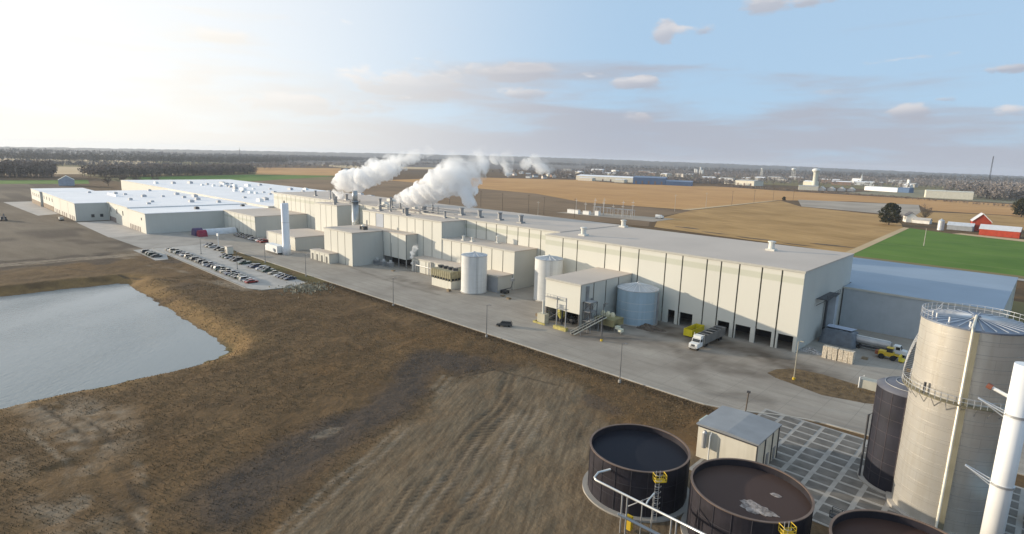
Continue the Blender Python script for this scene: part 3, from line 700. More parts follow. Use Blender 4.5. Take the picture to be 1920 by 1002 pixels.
for x, y, s in ((-560,118,2),(-548,122,4),(-520,128,1),(-515,140,4),(-498,150,2),(-580,104,4),(-490,112,2),(-536,156,1),(-505,160,0),(-590,150,2)): unit(BL['J2'], x, y, 12.2, *sizes[s])
for x, y, s in ((-460,118,4),(-450,140,1),(-440,155,2),(-468,150,1),(-445,112,4)): unit(BL['J3a'], x, y, 12.7, *sizes[s])
for x, y, s in ((-402,128,2),(-410,160,4)): unit(BL['J3'], x, y, 12.1, *sizes[s], darkst)

# roof vents: curb, pipe, cap
VC = {}
def vent(parent, x, y, z, r, h, mat, cap=True):
    key = (r, h, mat.name, cap)
    if key not in VC:
        m = MB(); n = 12
        m.box(-r*1.5, r*1.5, -r*1.5, r*1.5, 0, min(.6, h*.2))
        prof = [(r,min(.5,h*.15)),(r,h*.82)]
        if cap: prof += [(r*1.35,h*.84),(r*1.35,h*.95),(r*.5,h)]
        else: prof += [(r,h)]
        m.lathe(0, 0, prof, n)
        me = bpy.data.meshes.new('roof_vent'); me.from_pydata([tuple(map(float,v)) for v in m.v], [], m.f); me.materials.append(mat); VC[key] = me
    o = bpy.data.objects.new('roof_vent', VC[key]); col.objects.link(o); o.parent = parent; q = ORIG[parent.name]; o.location = (x-q[0], y-q[1], z-q[2]); return o
ventw = pm('vent_white', (.66,.64,.58), .6, var=.1); ventg = pm('vent_grey', (.30,.30,.30), .55, metal=.4, var=.2)
for x, y in ((-126,171.6),(-132.8,209),(-66.5,194.8)): vent(BL['A'], x, y, 22.7, .95, 3.2, ventw)
for x, y in ((-204.7,181),(-192.2,181),(-179.2,181),(-166,180.6)): vent(BL['B'], x, y, 22.9, .9, 3.6, ventg)
for x, y, r, h in ((-346,181,.6,3.4),(-311.4,174,.55,5),(-307.5,180.5,.8,3.6),(-286.9,174,.6,3),(-261,173,.7,4.5),(-251.5,174,.35,4.),(-247,176,.4,4.6),(-224.6,174,1.1,3.),(-220.3,176,.3,3),(-216.5,176,.3,3.4),(-238,190,.4,4),(-270,186,.6,4),(-330,190,.5,3.5),(-322,178,.35,5.)): vent(BL['B'], x, y, 22.9, r, h, ventg)
for x, y, r, h in ((-296,167,.7,3.6),(-291,163,.35,5.5),(-286,160.5,.5,3.2)): vent(BL['F'], x, y, 22.6, r, h, ventg)
for x, y, r, h in ((-221.1,161,.95,3.6),(-202.2,168.6,.5,3.2),(-240,165,.35,5.5),(-246,163,.8,2.4),(-232,167,.5,2.)): vent(BL['C'], x, y, 22.4, r, h, ventg)
for x, y, h in ((-181.8,162,2.0),(-176.7,162.4,2.0),(-167.2,167.9,3.2)): vent(BL['D'], x, y, 15.1, .55, h, ventw)
for x, y, w, d, h in ((-258,175,4,2,1.6),(-268,180,5,2.5,1.8),(-243,182,3,2,1.2),(-290,200,5,3,1.6)): unit(BL['B'], x, y, 22.9, w, d, h, ventw, 'rooftop_unit')
# stepped lines of pipe along the roof behind the vents
MB().tube([(-262,172.6,24),(-200,172.6,24)], .16).build('roof_pipe', ventg, BL['B'])
MB().tube([(-266,184,24.2),(-196,184,24.2)], .14).build('roof_pipe', ventg, BL['B'])
# end wall of the bay hall: stair head, duct
t = BL['A']
m = MB()
for y in (176,189): m.tube([(-46.1,y,13.2),(-43.4,y,13.2)], .09); m.tube([(-43.4,y,13.2),(-43.4,y,14.5)], .06); m.tube([(-43.4,y,13.2),(-46.0,y,11.2)], .09)
m.box(-46.1,-43.3,176,189,13.1,13.25)
for z in (13.9,14.5): m.tube([(-43.4,176,z),(-43.4,189,z)], .06)
for k in range(9): m.tube([(-43.4,176+k*1.6,13.2),(-43.4,176+k*1.6,14.5)], .05)
m.build('end_wall_platform', darkst, t)
B(-46.1,-43.6,186.6,189.4,0,12.6).build('air_duct', pm('blue_grey_duct',(.40,.43,.46),.6), t)
MB().tube([(-45.6,185.2,0),(-45.6,185.2,12.8)], .35, 8).build('downpipe', darkst, t)

# near box hall on legs with the conveyor in front
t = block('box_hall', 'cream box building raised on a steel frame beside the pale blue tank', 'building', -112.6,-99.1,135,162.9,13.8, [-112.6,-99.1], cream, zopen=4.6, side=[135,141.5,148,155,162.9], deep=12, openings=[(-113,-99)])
for x in (-112.2,-105.8,-99.4):
    for y in (135.3,142): B(x-.2,x+.2,y-.2,y+.2,0,4.6).build('column', darkst, t)
m = MB()
for a, b in (((-112.2,135.2,.3),(-105.8,135.2,4.4)),((-105.8,135.2,.3),(-112.2,135.2,4.4))): m.tube([a,b], .1)
m.build('cross_brace', darkst, t)
m = B(-111.6,-107.2,133.6,134.9,8.0,8.12)
for z in (8.6,9.2): m.tube([(-111.6,133.6,z),(-107.2,133.6,z)], .05)
for k in range(5): m.tube([(-111.6+k*1.1,133.6,8.0),(-111.6+k*1.1,133.6,9.2)], .05)
m.build('front_platform', steel, t)
m = MB().tube([(-98.6,138.0,1),(-98.6,138.0,13)], .5, 10); m.tube([(-98.5,140.2,1),(-98.5,140.2,9)], .3, 8); m.build('side_duct', ventg, t)
small = block('control_shed', 'grey lean-to shed on the corner of the cream annex by white silo', 'building', -160,-148.9,150,158.2,6.2, [-160,-155,-148.9], pm('grey_sheet_wall',(.40,.40,.40),.7,var=.08,streak=.2), roofgrey)
cool = block('pump_house', 'low cream pump house with steaming pipes behind the cooling tower', 'building', -203,-173,150.5,157.9,6.0, seams_between(-203,-173,5), cream, roofgrey)
m = MB()
for x in (-200.5,-199.2,-190,-188.6,-182.4): m.tube([(x,149.8,0),(x,149.8,4.6+((x*7)%3)*.5)], .28, 8)
m.tube([(-200.5,149.8,3.2),(-188.6,149.8,3.2)], .22, 8); m.build('pipework', steel, cool)
# small near building
nb = thing('pump_building', 'small cream pump building with grey-blue roof between the black tanks', 'building', (-39.7,90.6,0))
wl = pm('near_cream_wall', (.66,.62,.52), .75, var=.06, scale=.3, streak=.35)
B(-39.7,-29.7,90.6,100.6,0,5.3).build('wall', wl, nb)
rm = pm('near_grey_roof', (.25,.26,.27), .55, var=.1, scale=.3, streak=0)
m = MB().extr_y([(-40,5.3),(-29.4,5.3),(-29.4,5.5),(-34.7,5.75),(-40,5.5)], 90.3, 100.9); m.build('roof', rm, nb)
for y in (90.62,94.2,97.6,100.5): B(-29.72,-29.56,y-.12,y+.12,0,5.28).build('corner_trim', darkst, nb)
B(-39.82,-29.6,90.48,90.6,5.0,5.3).build('eave_trim', darkst, nb)
for y in (95.8,99): B(-29.72,-29.6,y-.5,y+.5,.2,2.3).build('door', pm('grey_door',(.25,.25,.25),.6), nb)
MB().lathe(-38.2,90.0,[(.45,2.2),(.45,4.6),(.25,4.9)],12).build('exhaust_hood', steel, nb)
MB().tube([(-37.2,90.3,4.8),(-37.2,89.9,4.4),(-37.2,89.9,.4)], .1).build('downpipe', whitep, nb)
B(-42.6,-39.85,97.2,100.3,0,3.2).build('side_cabinet', pm('pale_green_box',(.40,.46,.42),.6), nb)

nb.location = (-39.3, 89.7, 0); nb.scale = (1, 1, 1.12)
# ================================================================== TANKS AND PLANT
silo_w = pm('silo_white', (.66,.66,.64), .5, var=.05, scale=.3, streak=.25)
silo_r = pm('silo_roof', (.46,.48,.50), .5, metal=.3, var=.1)
def silo(name, label, cx, cy, r, z, wall=silo_w, group=None, ladder_az=-60, cone=.9, nr=16):
    t = thing(name, label, 'silo', (cx, cy, 0), group=group)
    MB().lathe(cx, cy, [(r+.35,0),(r+.35,.35),(r+.02,.4)], 40).build('base_ring', concrete, t, True)
    MB().cyl(cx, cy, r, .3, z, 56, caps=False).build('shell', wall, t, True)
    rf = MB().lathe(cx, cy, [(r+.12,z-.12),(r+.12,z+.06),(.4,z+cone),(.4,z+cone+.4)], 40).build('roof', silo_r, t, False)
    m = MB()
    for k in range(nr):
        a = 2*math.pi*k/nr; c, s = math.cos(a), math.sin(a)
        m.tube([(cx+c*(r+.05), cy+s*(r+.05), z+.12), (cx+c*.4, cy+s*.4, z+cone+.08)], .07, 4)
    m.build('roof_ribs', whitep, t)
    m = MB(); n = 40
    for k in range(1, int(z/2.4)): m.ring(cx, cy, r-.02, r+.035, k*2.4, k*2.4+.08, n)
    m.build('shell_seams', pm('seam_grey',(.58,.58,.56),.6), t)
    a = R(ladder_az); c, s = math.cos(a), math.sin(a); m = MB()
    for off in (-.28,.28): m.tube([(cx+c*(r+.35)-s*off, cy+s*(r+.35)+c*off, .3),(cx+c*(r+.35)-s*off, cy+s*(r+.35)+c*off, z+1)], .05, 4)
    for k in range(int(z/.6)): m.tube([(cx+c*(r+.35)+s*.28, cy+s*(r+.35)-c*.28, .5+k*.6),(cx+c*(r+.35)-s*.28, cy+s*(r+.35)+c*.28, .5+k*.6)], .035, 4)
    m.build('ladder', steel, t); return t
silo('white_silo', 'white cylindrical silo beside the cooling tower and grey shed', -155.6,144.1,4.84,14.2, ladder_az=-30)
silo('white_silo', 'white cylindrical silo left of the raised box building', -129.7,156.7,5.04,15.2, ladder_az=-40)
bt = silo('blue_tank', 'squat pale blue tank between box building and truck bays', -92.3,156.2,6.4,11.0, pm('pale_blue_tank',(.33,.44,.52),.5,var=.06,scale=.2,streak=.25), ladder_az=-5, cone=1.6, nr=20)
bt['category'] = 'tank'
m = MB().tube([(-86.0,157.6,0),(-86.0,157.6,10.5)], .5, 8).build('down_duct', ventg, bt)

# slim white tower with its long machinery housing
t = thing('white_tower', 'tall slim white tower rising from a white machinery housing', 'tower', (-273.1,126.5,0))
MB().lathe(-273.1,126.5,[(2.0,0),(2.0,4.6),(1.78,4.9),(1.78,25.2),(1.6,25.5)],28).build('shell', pm('tower_white',(.76,.77,.79),.5,var=.03,streak=.15), t, True)
B(-287.5,-274.6,122.4,126.2,.9,4.4).build('housing', whitep, t); B(-289.6,-287.6,123,126,.7,3.2).build('housing_nose', whitep, t)
B(-287,-275,122.9,125.8,.2,.9).build('skid', darkst, t)
B(-277.3,-276.2,122.32,122.42,1.2,2.6).build('vent_grille', darkst, t); MB().lathe(-273.3,126.4,[(.35,25.5),(.35,26.4),(.2,26.7)],8).build('top_lamp', darkst, t)
MB().ring(-273.1,126.5,1.76,1.86,16,16.15,28).build('band', steel, t)
# grey stack
t = thing('steel_stack', 'grey steel stack standing between the two tall cream blocks', 'stack', (-266,161,0))
stk = pm('stack_grey',(.40,.42,.43),.45,metal=.5,var=.1,streak=.2)
MB().cyl(-266,161,1.75,0,26.0,24).build('lower_shell', stk, t, True); MB().cyl(-266,161,1.35,26,31.2,24).build('upper_shell', stk, t, True)
MB().ring(-266,161,1.7,2.7,25.3,25.45,24).build('platform', darkst, t)
m = MB()
for z in (25.9,26.5): m.ring(-266,161,2.62,2.7,z,z+.06,24)
m.build('platform_rail', darkst, t)
m = MB()
for k in range(12):
    a = k*math.pi/6; m.tube([(-266+2.66*math.cos(a),161+2.66*math.sin(a),25.4),(-266+2.66*math.cos(a),161+2.66*math.sin(a),26.5)], .05, 4)
m.build('rail_posts', darkst, t)
MB().tube([(-264.5,160,15.5),(-261,157,15.6),(-256,154,15.6)], .8, 8).build('breeching_duct', ventw, t)
# blower and duct on the roof of the forward block
t = thing('roof_blower', 'small blower with elbow duct on the forward block roof', 'blower', (-236,147,15.3))
MB().tube([(-240,149,16.2),(-236,147,16.4),(-233.5,146,15.8)], .7, 8).build('duct', ventw, t); B(-235.6,-232.6,144.8,147.2,15.3,16.8).build('motor', darkst, t)
MB().tube([(-238.5,150.5,15.3),(-238.5,150.5,19)], .3, 8).build('exhaust', ventg, t)
# transformers in the recess
for i, (x, y) in enumerate(((-224,146.5),(-219.5,147),(-215,147.6))):
    t = thing('transformer', ('left','middle','right')[i]+' grey transformer in the shaded recess of the mill', 'transformer', (x,y,0), group='transformers in the recess')
    B(x-1.2,x+1.2,y-1,y+1,.2,2.4).build('tank', steel, t); m = MB()
    for k in range(3): m.cyl(x-.7+k*.7,y,.12,2.4,3.3,6)
    m.build('bushings', whitep, t)
    m = MB()
    for k in range(6): m.box(x-1.2+k*.45,x-1.15+k*.45,y-1.4,y-1,.5,2.1)
    m.build('cooling_fins', steel, t); B(x-1.6,x+1.6,y-1.6,y+1.4,0,.2).build('plinth', concrete, t)
for i, x in enumerate((-222,-216)):
    t = thing('lightning_mast', 'thin steel mast, '+('left','right')[i]+' of two before the recessed bay', 'mast', (x,148.8,0), group='masts by the recess')
    MB().lathe(x,148.8,[(.14,.25),(.06,11)],6).build('pole', darkst, t); B(x-.4,x+.4,148.4,149.2,0,.25).build('footing', concrete, t)
# cooling tower
t = thing('cooling_tower', 'timber-louvred cooling tower on a white basin beside the silo', 'cooling tower', (-175.2,139.3,0))
olive = pm('weathered_louvre', (.30,.27,.17), .85, var=.2, scale=.8)
B(-175,-163.4,139.4,146.2,0,3.1).build('basin', pm('basin_white',(.70,.67,.57),.7,var=.05,streak=.25), t)
B(-174.6,-163.8,139.7,145.9,3.1,4.1).build('intake', darkst, t)
m = MB()
for k in range(8): m.box(-175+k*1.66-.1,-175+k*1.66+.1,139.3,139.6,3.0,4.2)
for k in range(5): m.box(-163.6,-163.3,139.5+k*1.6,139.7+k*1.6,3.0,4.2)
m.build('intake_posts', olive, t)
B(-175.2,-163.2,139.2,146.4,4.1,6.9).build('casing', olive, t)
for k in range(10): B(-175.1+k*1.2,-174.1+k*1.2,139.02,139.22,4.3,6.8).build('louvre_panel', olive, t)
for k in range(6): B(-163.22,-163.02,139.4+k*1.15,140.4+k*1.15,4.3,6.8).build('louvre_panel', olive, t)
for k in range(4):
    x = -173.6+k*2.9; MB().lathe(x,142.8,[(1.25,6.9),(1.1,7.3),(1.25,7.8)],16).build('fan_ring', darkst, t)
t = thing('boom_lift', 'dark folded boom lift parked by the grey shed', 'boom lift', (-146.2,151.6,0))
B(-147.9,-145.1,150.6,152.6,.45,1.2).build('chassis', darkst, t)
for x in (-147.4,-145.6):
    for y in (150.6,152.6): MB().tube([(x,y-.15,.45),(x,y+.15,.45)], .45, 10).build('wheel', rubber, t)
MB().tube([(-147,151.6,1.3),(-144.6,151.8,2.2),(-143.6,151.8,2.4),(-142.8,152,5.2)], .16, 6).build('boom', darkst, t); B(-143.5,-142.3,151.4,152.6,5.2,6.2).build('basket', steel, t)

# conveyor train in front of the box building
t = thing('conveyor', 'inclined conveyor climbing from the road edge to the box building', 'conveyor', (-96,129,0))
m = MB()
for y in (-.6,.6):
    m.tube([(-96.6+y,128.6,.4),(-93.0+y,139.6,4.4)], .16, 6)
    m.tube([(-96.6+y,128.6,1.3),(-93.0+y,139.6,5.3)], .07, 6)
    for k in range(8): m.tube([(-96.6+y+.45*k,128.6+1.375*k,.4+.5*k),(-96.6+y+.45*k,128.6+1.375*k,1.3+.5*k)], .05, 4)
m.build('side_frames', pm('pale_steel',(.50,.48,.40),.6,metal=.2), t)
MB().add([(-97.15,128.6,.5),(-96.05,128.6,.5),(-92.45,139.6,4.5),(-93.55,139.6,4.5),(-97.15,128.6,.42),(-96.05,128.6,.42),(-92.45,139.6,4.42),(-93.55,139.6,4.42)], [(0,1,2,3),(7,6,5,4)]).build('belt', rubber, t)
for f_ in (.2,.5,.85):
    x, y, z = -96.6+3.6*f_, 128.6+11*f_, .4+4*f_; m = MB()
    for s_ in (-.6,.6): m.tube([(x+s_*.7,y,z),(x+s_,y,0)], .09, 5)
    m.build('trestle', steel, t)
t = thing('sorting_machine', 'cluttered yellow and cream bale sorting machine beside the pale blue tank', 'machine', (-93.5,144,0))
B(-97.2,-90.4,140.2,145.8,1.6,3.6).build('body', pm('olive_machine',(.24,.21,.10),.7,var=.3), t)
for k, (x, y, z) in enumerate(((-96.2,143.2,3.4),(-94.6,143.6,3.4),(-93.2,144,3.2))): MB().lathe(x,y,[(.7,z),(.8,z+1.0),(.4,z+1.7)],10).build('hopper', pm('machine_cream',(.62,.56,.38),.6), t)
m = MB()
for x in (-97,-92.6):
    for y in (142.4,145.6): m.tube([(x,y,0),(x,y,1.7)], .14, 5)
m.build('legs', darkst, t)
for k in range(3): B(-91.6+k*1.5,-90.4+k*1.5,141.4-k*.6,142.6-k*.6,1.5-k*.4,2.4-k*.4).build('outfeed_bin', pm('bin_white',(.66,.66,.52),.6), t)
m = MB()
for k in range(3): m.tube([(-91+k*1.5,142-k*.6,0),(-91+k*1.5,142-k*.6,1.5-k*.4)], .1, 5)
m.build('bin_legs', steel, t)
t = thing('steel_access_tower', 'dark open steel access tower against the box building side', 'frame', (-97.6,137.5,0))
m = MB()
for x in (-98.4,-95.8):
    for y in (135.8,139.2): m.tube([(x,y,0),(x,y,8.6)], .12, 5)
for z in (2.9,5.7,8.6):
    for y in (135.8,139.2): m.tube([(-98.4,y,z),(-95.8,y,z)], .1, 5)
    for x in (-98.4,-95.8): m.tube([(x,135.8,z),(x,139.2,z)], .1, 5)
for z in (0,2.9,5.7): m.tube([(-98.4,135.8,z),(-95.8,135.8,z+2.85)], .06, 4); m.tube([(-95.8,135.8,z),(-95.8,139.2,z+2.85)], .06, 4)
m.build('frame', darkst, t)
for z in (2.9,5.7,8.6): B(-98.5,-95.7,135.7,139.3,z,z+.08).build('deck', steel, t)
for k, z in enumerate((0,2.9,5.7)):
    a_, b_ = ((-98.1,136.2,z),(-96.1,138.9,z+2.9)) if k % 2 == 0 else ((-96.1,136.2,z),(-98.1,138.9,z+2.9)); m = MB()
    for o_ in (-.3,.3): m.tube([(a_[0]+o_,a_[1],a_[2]),(b_[0]+o_,b_[1],b_[2])], .07, 4)
    m.build('stair_flight', steel, t)
t = thing('gantry_frame', 'slender steel gantry frame in front of the box building', 'gantry', (-103,131.3,0))
m = MB()
for x in (-104.2,-100.8):
    for y in (130.6,): m.tube([(x,y,0),(x,y,10)], .17, 6)
m.tube([(-104.2,130.6,10),(-100.8,130.6,10)], .14, 6); m.build('portal', steel, t)
m = MB()
for z in (6.6,7.2,7.8): m.tube([(-104.2,130.4,z),(-100.8,130.4,z)], .08, 5)
m.box(-104.2,-100.8,130.5,131.8,6.3,6.4)
for k in range(5): m.tube([(-104.2+k*.85,130.4,6.4),(-104.2+k*.85,130.4,7.8)], .05, 4)
m.build('platform', steel, t)
B(-105,-100.2,130.0,131.2,0,1.0).build('barrier', pm('faded_yellow',(.42,.36,.12),.7,var=.3,scale=1.), t)
t = thing('feed_hopper', 'beige hopper with yellow guard rails under the box building', 'hopper', (-110,133.5,0))
B(-112.6,-109.6,131.4,133.4,0,3.0).build('cabinet', pm('beige_box',(.50,.47,.36),.7), t); B(-113.4,-108.6,130.3,130.6,0,.55).build('guard_rail', pm('faded_yellow',(.42,.36,.12),.7), t); B(-113.4,-113.1,130.6,134,0,.55).build('guard_rail', pm('faded_yellow',(.42,.36,.12),.7), t)
MB().lathe(-107.8,137.5,[(.7,1.2),(1.6,3.0),(1.6,4.4)],10).build('hopper_bowl', pm('yellow_green',(.50,.46,.12),.6), t); MB().lathe(-107.8,137.5,[(.8,0),(.7,1.2)],8).build('hopper_foot', darkst, t)
m = MB().tube([(-111,132.4,3),(-111,132.4,7.2)], .4, 8); m.build('riser', pm('riser_white',(.62,.60,.54),.6), t)
t = thing('skid_steer', 'dark loader standing under the box building frame', 'loader', (-104,139,0))
B(-106,-103,138,140,.5,1.6).build('body', darkst, t); B(-105.4,-104,138.3,139.7,1.6,2.5).build('cab', glass_d, t)
for x in (-105.5,-103.5):
    for y in (137.9,140.1): MB().tube([(x,y-.15,.5),(x,y+.15,.5)], .5, 10).build('wheel', rubber, t)

# ---- dark lined open tanks in the foreground
blk = pm('black_coated_steel', (.024,.021,.027), .6, var=.35, scale=.5, streak=0, spec=.25)
rimm = pm('rim_steel', (.19,.135,.105), .6, metal=.3, var=.2)
def open_tank(cx, cy, r, z, label, water_c, foam=False, plat_az=-50):
    t = thing('open_tank', label, 'tank', (cx, cy, 0), group='open black tanks')
    MB().ring(cx, cy, r-.2, r+.85, -.3, .28, 72).build('concrete_ring', concrete, t)
    MB().ring(cx, cy, r-.12, r, .2, z, 72).build('shell', blk, t)
    MB().ring(cx, cy, r-.2, r+.10, z, z+.12, 72).build('rim', rimm, t)
    m = MB()
    for k in range(20):
        a = 2*math.pi*(k+.3)/20; c, s = math.cos(a), math.sin(a)
        m.tube([(cx+c*(r+.03), cy+s*(r+.03), .3),(cx+c*(r+.03), cy+s*(r+.03), z)], .05, 4)
    for zz in (z*.33, z*.66): m.ring(cx, cy, r, r+.04, zz, zz+.07, 72)
    m.build('shell_seams', pm('seam_dark',(.045,.042,.05),.6), t)
    w = water_mat('tank_liquor', water_c, .10, 1.4, .3, .06)
    MB().cyl(cx, cy, r-.13, z-2.2, z-.95, 72).build('liquid', w, t)
    if foam:
        fm = pm('foam', (.24,.20,.18), .9, var=.5, scale=2.2, bump=.5, c2=(.42,.37,.34)); pts = []
        for k in range(40):
            a = 2*math.pi*k/40; rr = 1+.16*math.sin(3*a+1)+.1*math.sin(7*a)+.08*math.sin(13*a); pts.append((cx+1.9+2.3*rr*math.cos(a)*.95, cy-2.6+1.25*rr*math.sin(a)))
        MB().prism(pts, z-.96, z-.90).build('foam_patch', fm, t)
        MB().prism([(cx+2.6+.7*math.cos(k*.52)*(1+.2*math.sin(k*2)), cy+2.4+.45*math.sin(k*.52)) for k in range(12)], z-.96, z-.91).build('foam_patch', fm, t)
    # access platform hung on the rim
    a = R(plat_az); c, s = math.cos(a), math.sin(a)
    def P(rad, off, zz): return (cx+c*rad-s*off, cy+s*rad+c*off, zz)
    m = MB().add([P(r+.05,-.8,z-.9),P(r+1.1,-.8,z-.9),P(r+1.1,.8,z-.9),P(r+.05,.8,z-.9),P(r+.05,-.8,z-.78),P(r+1.1,-.8,z-.78),P(r+1.1,.8,z-.78),P(r+.05,.8,z-.78)], [(3,2,1,0),(4,5,6,7),(0,1,5,4),(1,2,6,5),(2,3,7,6),(3,0,4,7)])
    m.build('platform', yellow, t)
    m = MB()
    for zz in (z-.35,z+.15):
        m.tube([P(r+.05,-.8,zz),P(r+1.1,-.8,zz),P(r+1.1,.8,zz),P(r+.05,.8,zz)], .055, 5)
    for q in ((r+1.1,-.8),(r+1.1,0),(r+1.1,.8),(r+.1,-.8),(r+.1,.8)): m.tube([P(*q,z-.8),P(*q,z+.15)], .05, 5)
    m.build('platform_rail', yellow, t)
    m = MB()
    for o_ in (-.75,-.2): m.tube([P(r+1.0,o_,.2),P(r+1.0,o_,z+.9)], .05, 5)
    for k in range(int((z-.4)/.35)): m.tube([P(r+1.0,-.75,.4+k*.35),P(r+1.0,-.2,.4+k*.35)], .03, 4)
    m.build('ladder', steel, t)
    m = MB()
    for k in range(7):
        zz = 2.6+k*.85
        if zz < z+.9: m.tube([P(r+1.0+.45*math.cos(x_)*.9+.25, -.475+.45*math.sin(x_), zz) for x_ in np.linspace(-1.6,1.6,7)], .03, 4)
    m.build('ladder_cage', steel, t)
    return t
open_tank(-41.0,73.0,7.45,7.2, 'black open tank nearest the bare field, dark water inside', (.020,.021,.028), plat_az=-38)
open_tank(-24.3,73.6,7.6,7.5, 'middle black open tank with a patch of brown foam', (.075,.050,.042), True, plat_az=-38)
open_tank(-6.5,73.0,7.7,7.9, 'black open tank at the bottom edge before the steel tank', (.060,.036,.030), plat_az=-60)
# pipe bridge in front of the tanks
t = thing('pipe_rack', 'silver pipe run on thin posts in front of the black tanks', 'pipes', (-38,62.6,0))
bright = pm('bright_pipe', (.62,.62,.60), .32, metal=.75, var=.1)
MB().tube([(-41.2,65.6,6.3),(-41.9,63.6,6.3),(-41.7,62.4,6.1),(-41.2,62.2,5.95),(-38,62.2,5.9),(-10,62.2,5.6)], .175, 10).build('upper_pipe', bright, t, True)
MB().tube([(-37.2,62,2.75),(-10,62,2.6)], .16, 8).build('lower_pipe', steel, t, True)
B(-37.6,-10,62.3,62.75,2.35,2.5).build('cable_tray', steel, t)
for x in (-36.9,-36.1,-29.6,-28.9,-22,-15): MB().tube([(x,62.2,0),(x,62.2,5.8)], .11, 6).build('post', steel, t)
MB().tube([(-33.4,64.4,6.6),(-33.4,62.8,6.2),(-33.4,62.4,5.9)], .12, 6).build('riser', bright, t)
t = thing('ladder_walkway', 'grey sloped handrail and yellow cabinet against the nearest black tank', 'walkway', (-35.2,64,0))
m = MB().tube([(-36.6,63.4,3.6),(-33.6,64.6,6.0),(-33.6,64.6,0)], .09, 6); m.tube([(-34.6,63.6,0),(-34.6,63.6,5.4)], .08, 6); m.build('handrail', steel, t); B(-36.8,-35.9,63.2,63.8,.2,2.2).build('cabinet', yellow, t)
t = thing('tank_link_walkway', 'dark railed walkway crossing between middle tank and steel tank', 'walkway', (-15,84,0))
B(-16.6,-9.4,83.2,84.4,2.4,2.55).build('deck', darkst, t); m = MB()
for y in (83.2,84.4):
    for z in (3.0,3.5): m.tube([(-16.6,y,z),(-9.4,y,z)], .05, 5)
    for k in range(7): m.tube([(-16.6+k*1.2,y,2.5),(-16.6+k*1.2,y,3.5)], .05, 4)
m.build('rails', darkst, t); m = MB()
for x in (-16,-10): m.tube([(x,83.8,0),(x,83.8,2.4)], .12, 5)
m.build('posts', darkst, t)

# ---- tall stainless tank
def brushed():
    m = bpy.data.materials.new('stainless_sheet'); m.use_nodes = True; nt = m.node_tree; N = nt.nodes; L = nt.links; b = N['Principled BSDF']
    b.inputs['Metallic'].default_value = .66; b.inputs['Roughness'].default_value = .38; b.inputs['Anisotropic'].default_value = .5
    tc = N.new('ShaderNodeTexCoord'); geo = N.new('ShaderNodeNewGeometry')
    br = N.new('ShaderNodeTexBrick'); br.inputs['Scale'].default_value = 1; br.inputs['Brick Width'].default_value = 6.5; br.inputs['Row Height'].default_value = 1.85; br.inputs['Mortar Size'].default_value = .03; br.offset = .37
    br.inputs['Color1'].default_value = (.74,.71,.65,1); br.inputs['Color2'].default_value = (.79,.76,.70,1); br.inputs['Mortar'].default_value = (.62,.59,.54,1)
    uv = N.new('ShaderNodeAttribute'); uv.attribute_name = 'wrap'; uv.attribute_type = 'GEOMETRY'
    L.new(uv.outputs['Vector'], br.inputs['Vector'])
    n = N.new('ShaderNodeTexNoise'); n.inputs['Scale'].default_value = .5; n.inputs['Detail'].default_value = 6; L.new(geo.outputs['Position'], n.inputs['Vector'])
    mx = N.new('ShaderNodeMix'); mx.data_type = 'RGBA'; mx.blend_type = 'MULTIPLY'; mr = N.new('ShaderNodeMapRange'); L.new(n.outputs['Fac'], mr.inputs[0]); mr.inputs[1].default_value = .35; mr.inputs[2].default_value = .75; mr.inputs[4].default_value = .5
    L.new(mr.outputs[0], mx.inputs['Factor']); S = [i for i in mx.inputs if i.type == 'RGBA']; L.new(br.outputs['Color'], S[0]); S[1].default_value = (.78,.75,.70,1)
    mp = N.new('ShaderNodeMapping'); mp.inputs['Scale'].default_value = (.9,.9,.06); L.new(geo.outputs['Position'], mp.inputs['Vector'])
    n9 = N.new('ShaderNodeTexNoise'); n9.inputs['Scale'].default_value = 1.6; n9.inputs['Detail'].default_value = 6; L.new(mp.outputs[0], n9.inputs['Vector'])
    m9 = N.new('ShaderNodeMapRange'); L.new(n9.outputs['Fac'], m9.inputs[0]); m9.inputs[1].default_value = .5; m9.inputs[2].default_value = .72; m9.inputs[4].default_value = .28
    x9 = N.new('ShaderNodeMix'); x9.data_type = 'RGBA'; x9.blend_type = 'MULTIPLY'; L.new(m9.outputs[0], x9.inputs['Factor']); S9 = [i for i in x9.inputs if i.type == 'RGBA']; L.new([o for o in mx.outputs if o.type == 'RGBA'][0], S9[0]); S9[1].default_value = (.66,.60,.50,1)
    L.new([o for o in x9.outputs if o.type == 'RGBA'][0], b.inputs['Base Color'])
    r_ = N.new('ShaderNodeMapRange'); L.new(n.outputs['Fac'], r_.inputs[0]); r_.inputs[3].default_value = .28; r_.inputs[4].default_value = .46; L.new(r_.outputs[0], b.inputs['Roughness'])
    return m
stainless = brushed()
SX, SY, SR, SZ = -6.0, 101.0, 6.2, 29.6
t = thing('steel_tank', 'tall stainless steel tank with ring walkway and ribbed cone roof', 'tank', (SX, SY, 0))
def wrapped_shell(cx, cy, r, z0, z1, n=96, rows=16):
    m = MB(); wrap = []
    vs = []; 
    for k in range(rows+1):
        z = z0+(z1-z0)*k/rows
        for i in range(n+1):
            a = 2*math.pi*i/n; vs.append((cx+r*math.cos(a), cy+r*math.sin(a), z)); wrap.append((r*a, z, 0))
    m.add(vs, [(k*(n+1)+i, k*(n+1)+i+1, (k+1)*(n+1)+i+1, (k+1)*(n+1)+i) for k in range(rows) for i in range(n)])
    return m, wrap
m, wrap = wrapped_shell(SX, SY, SR, .5, SZ)
o = m.build('shell', stainless, t, True); a = o.data.attributes.new('wrap', 'FLOAT_VECTOR', 'POINT'); a.data.foreach_set('vector', np.array(wrap, np.float32).ravel())
m = MB()
for k in range(1,16): m.ring(SX, SY, SR-.02, SR+.025, .5+k*1.85, .5+k*1.85+.05, 72)
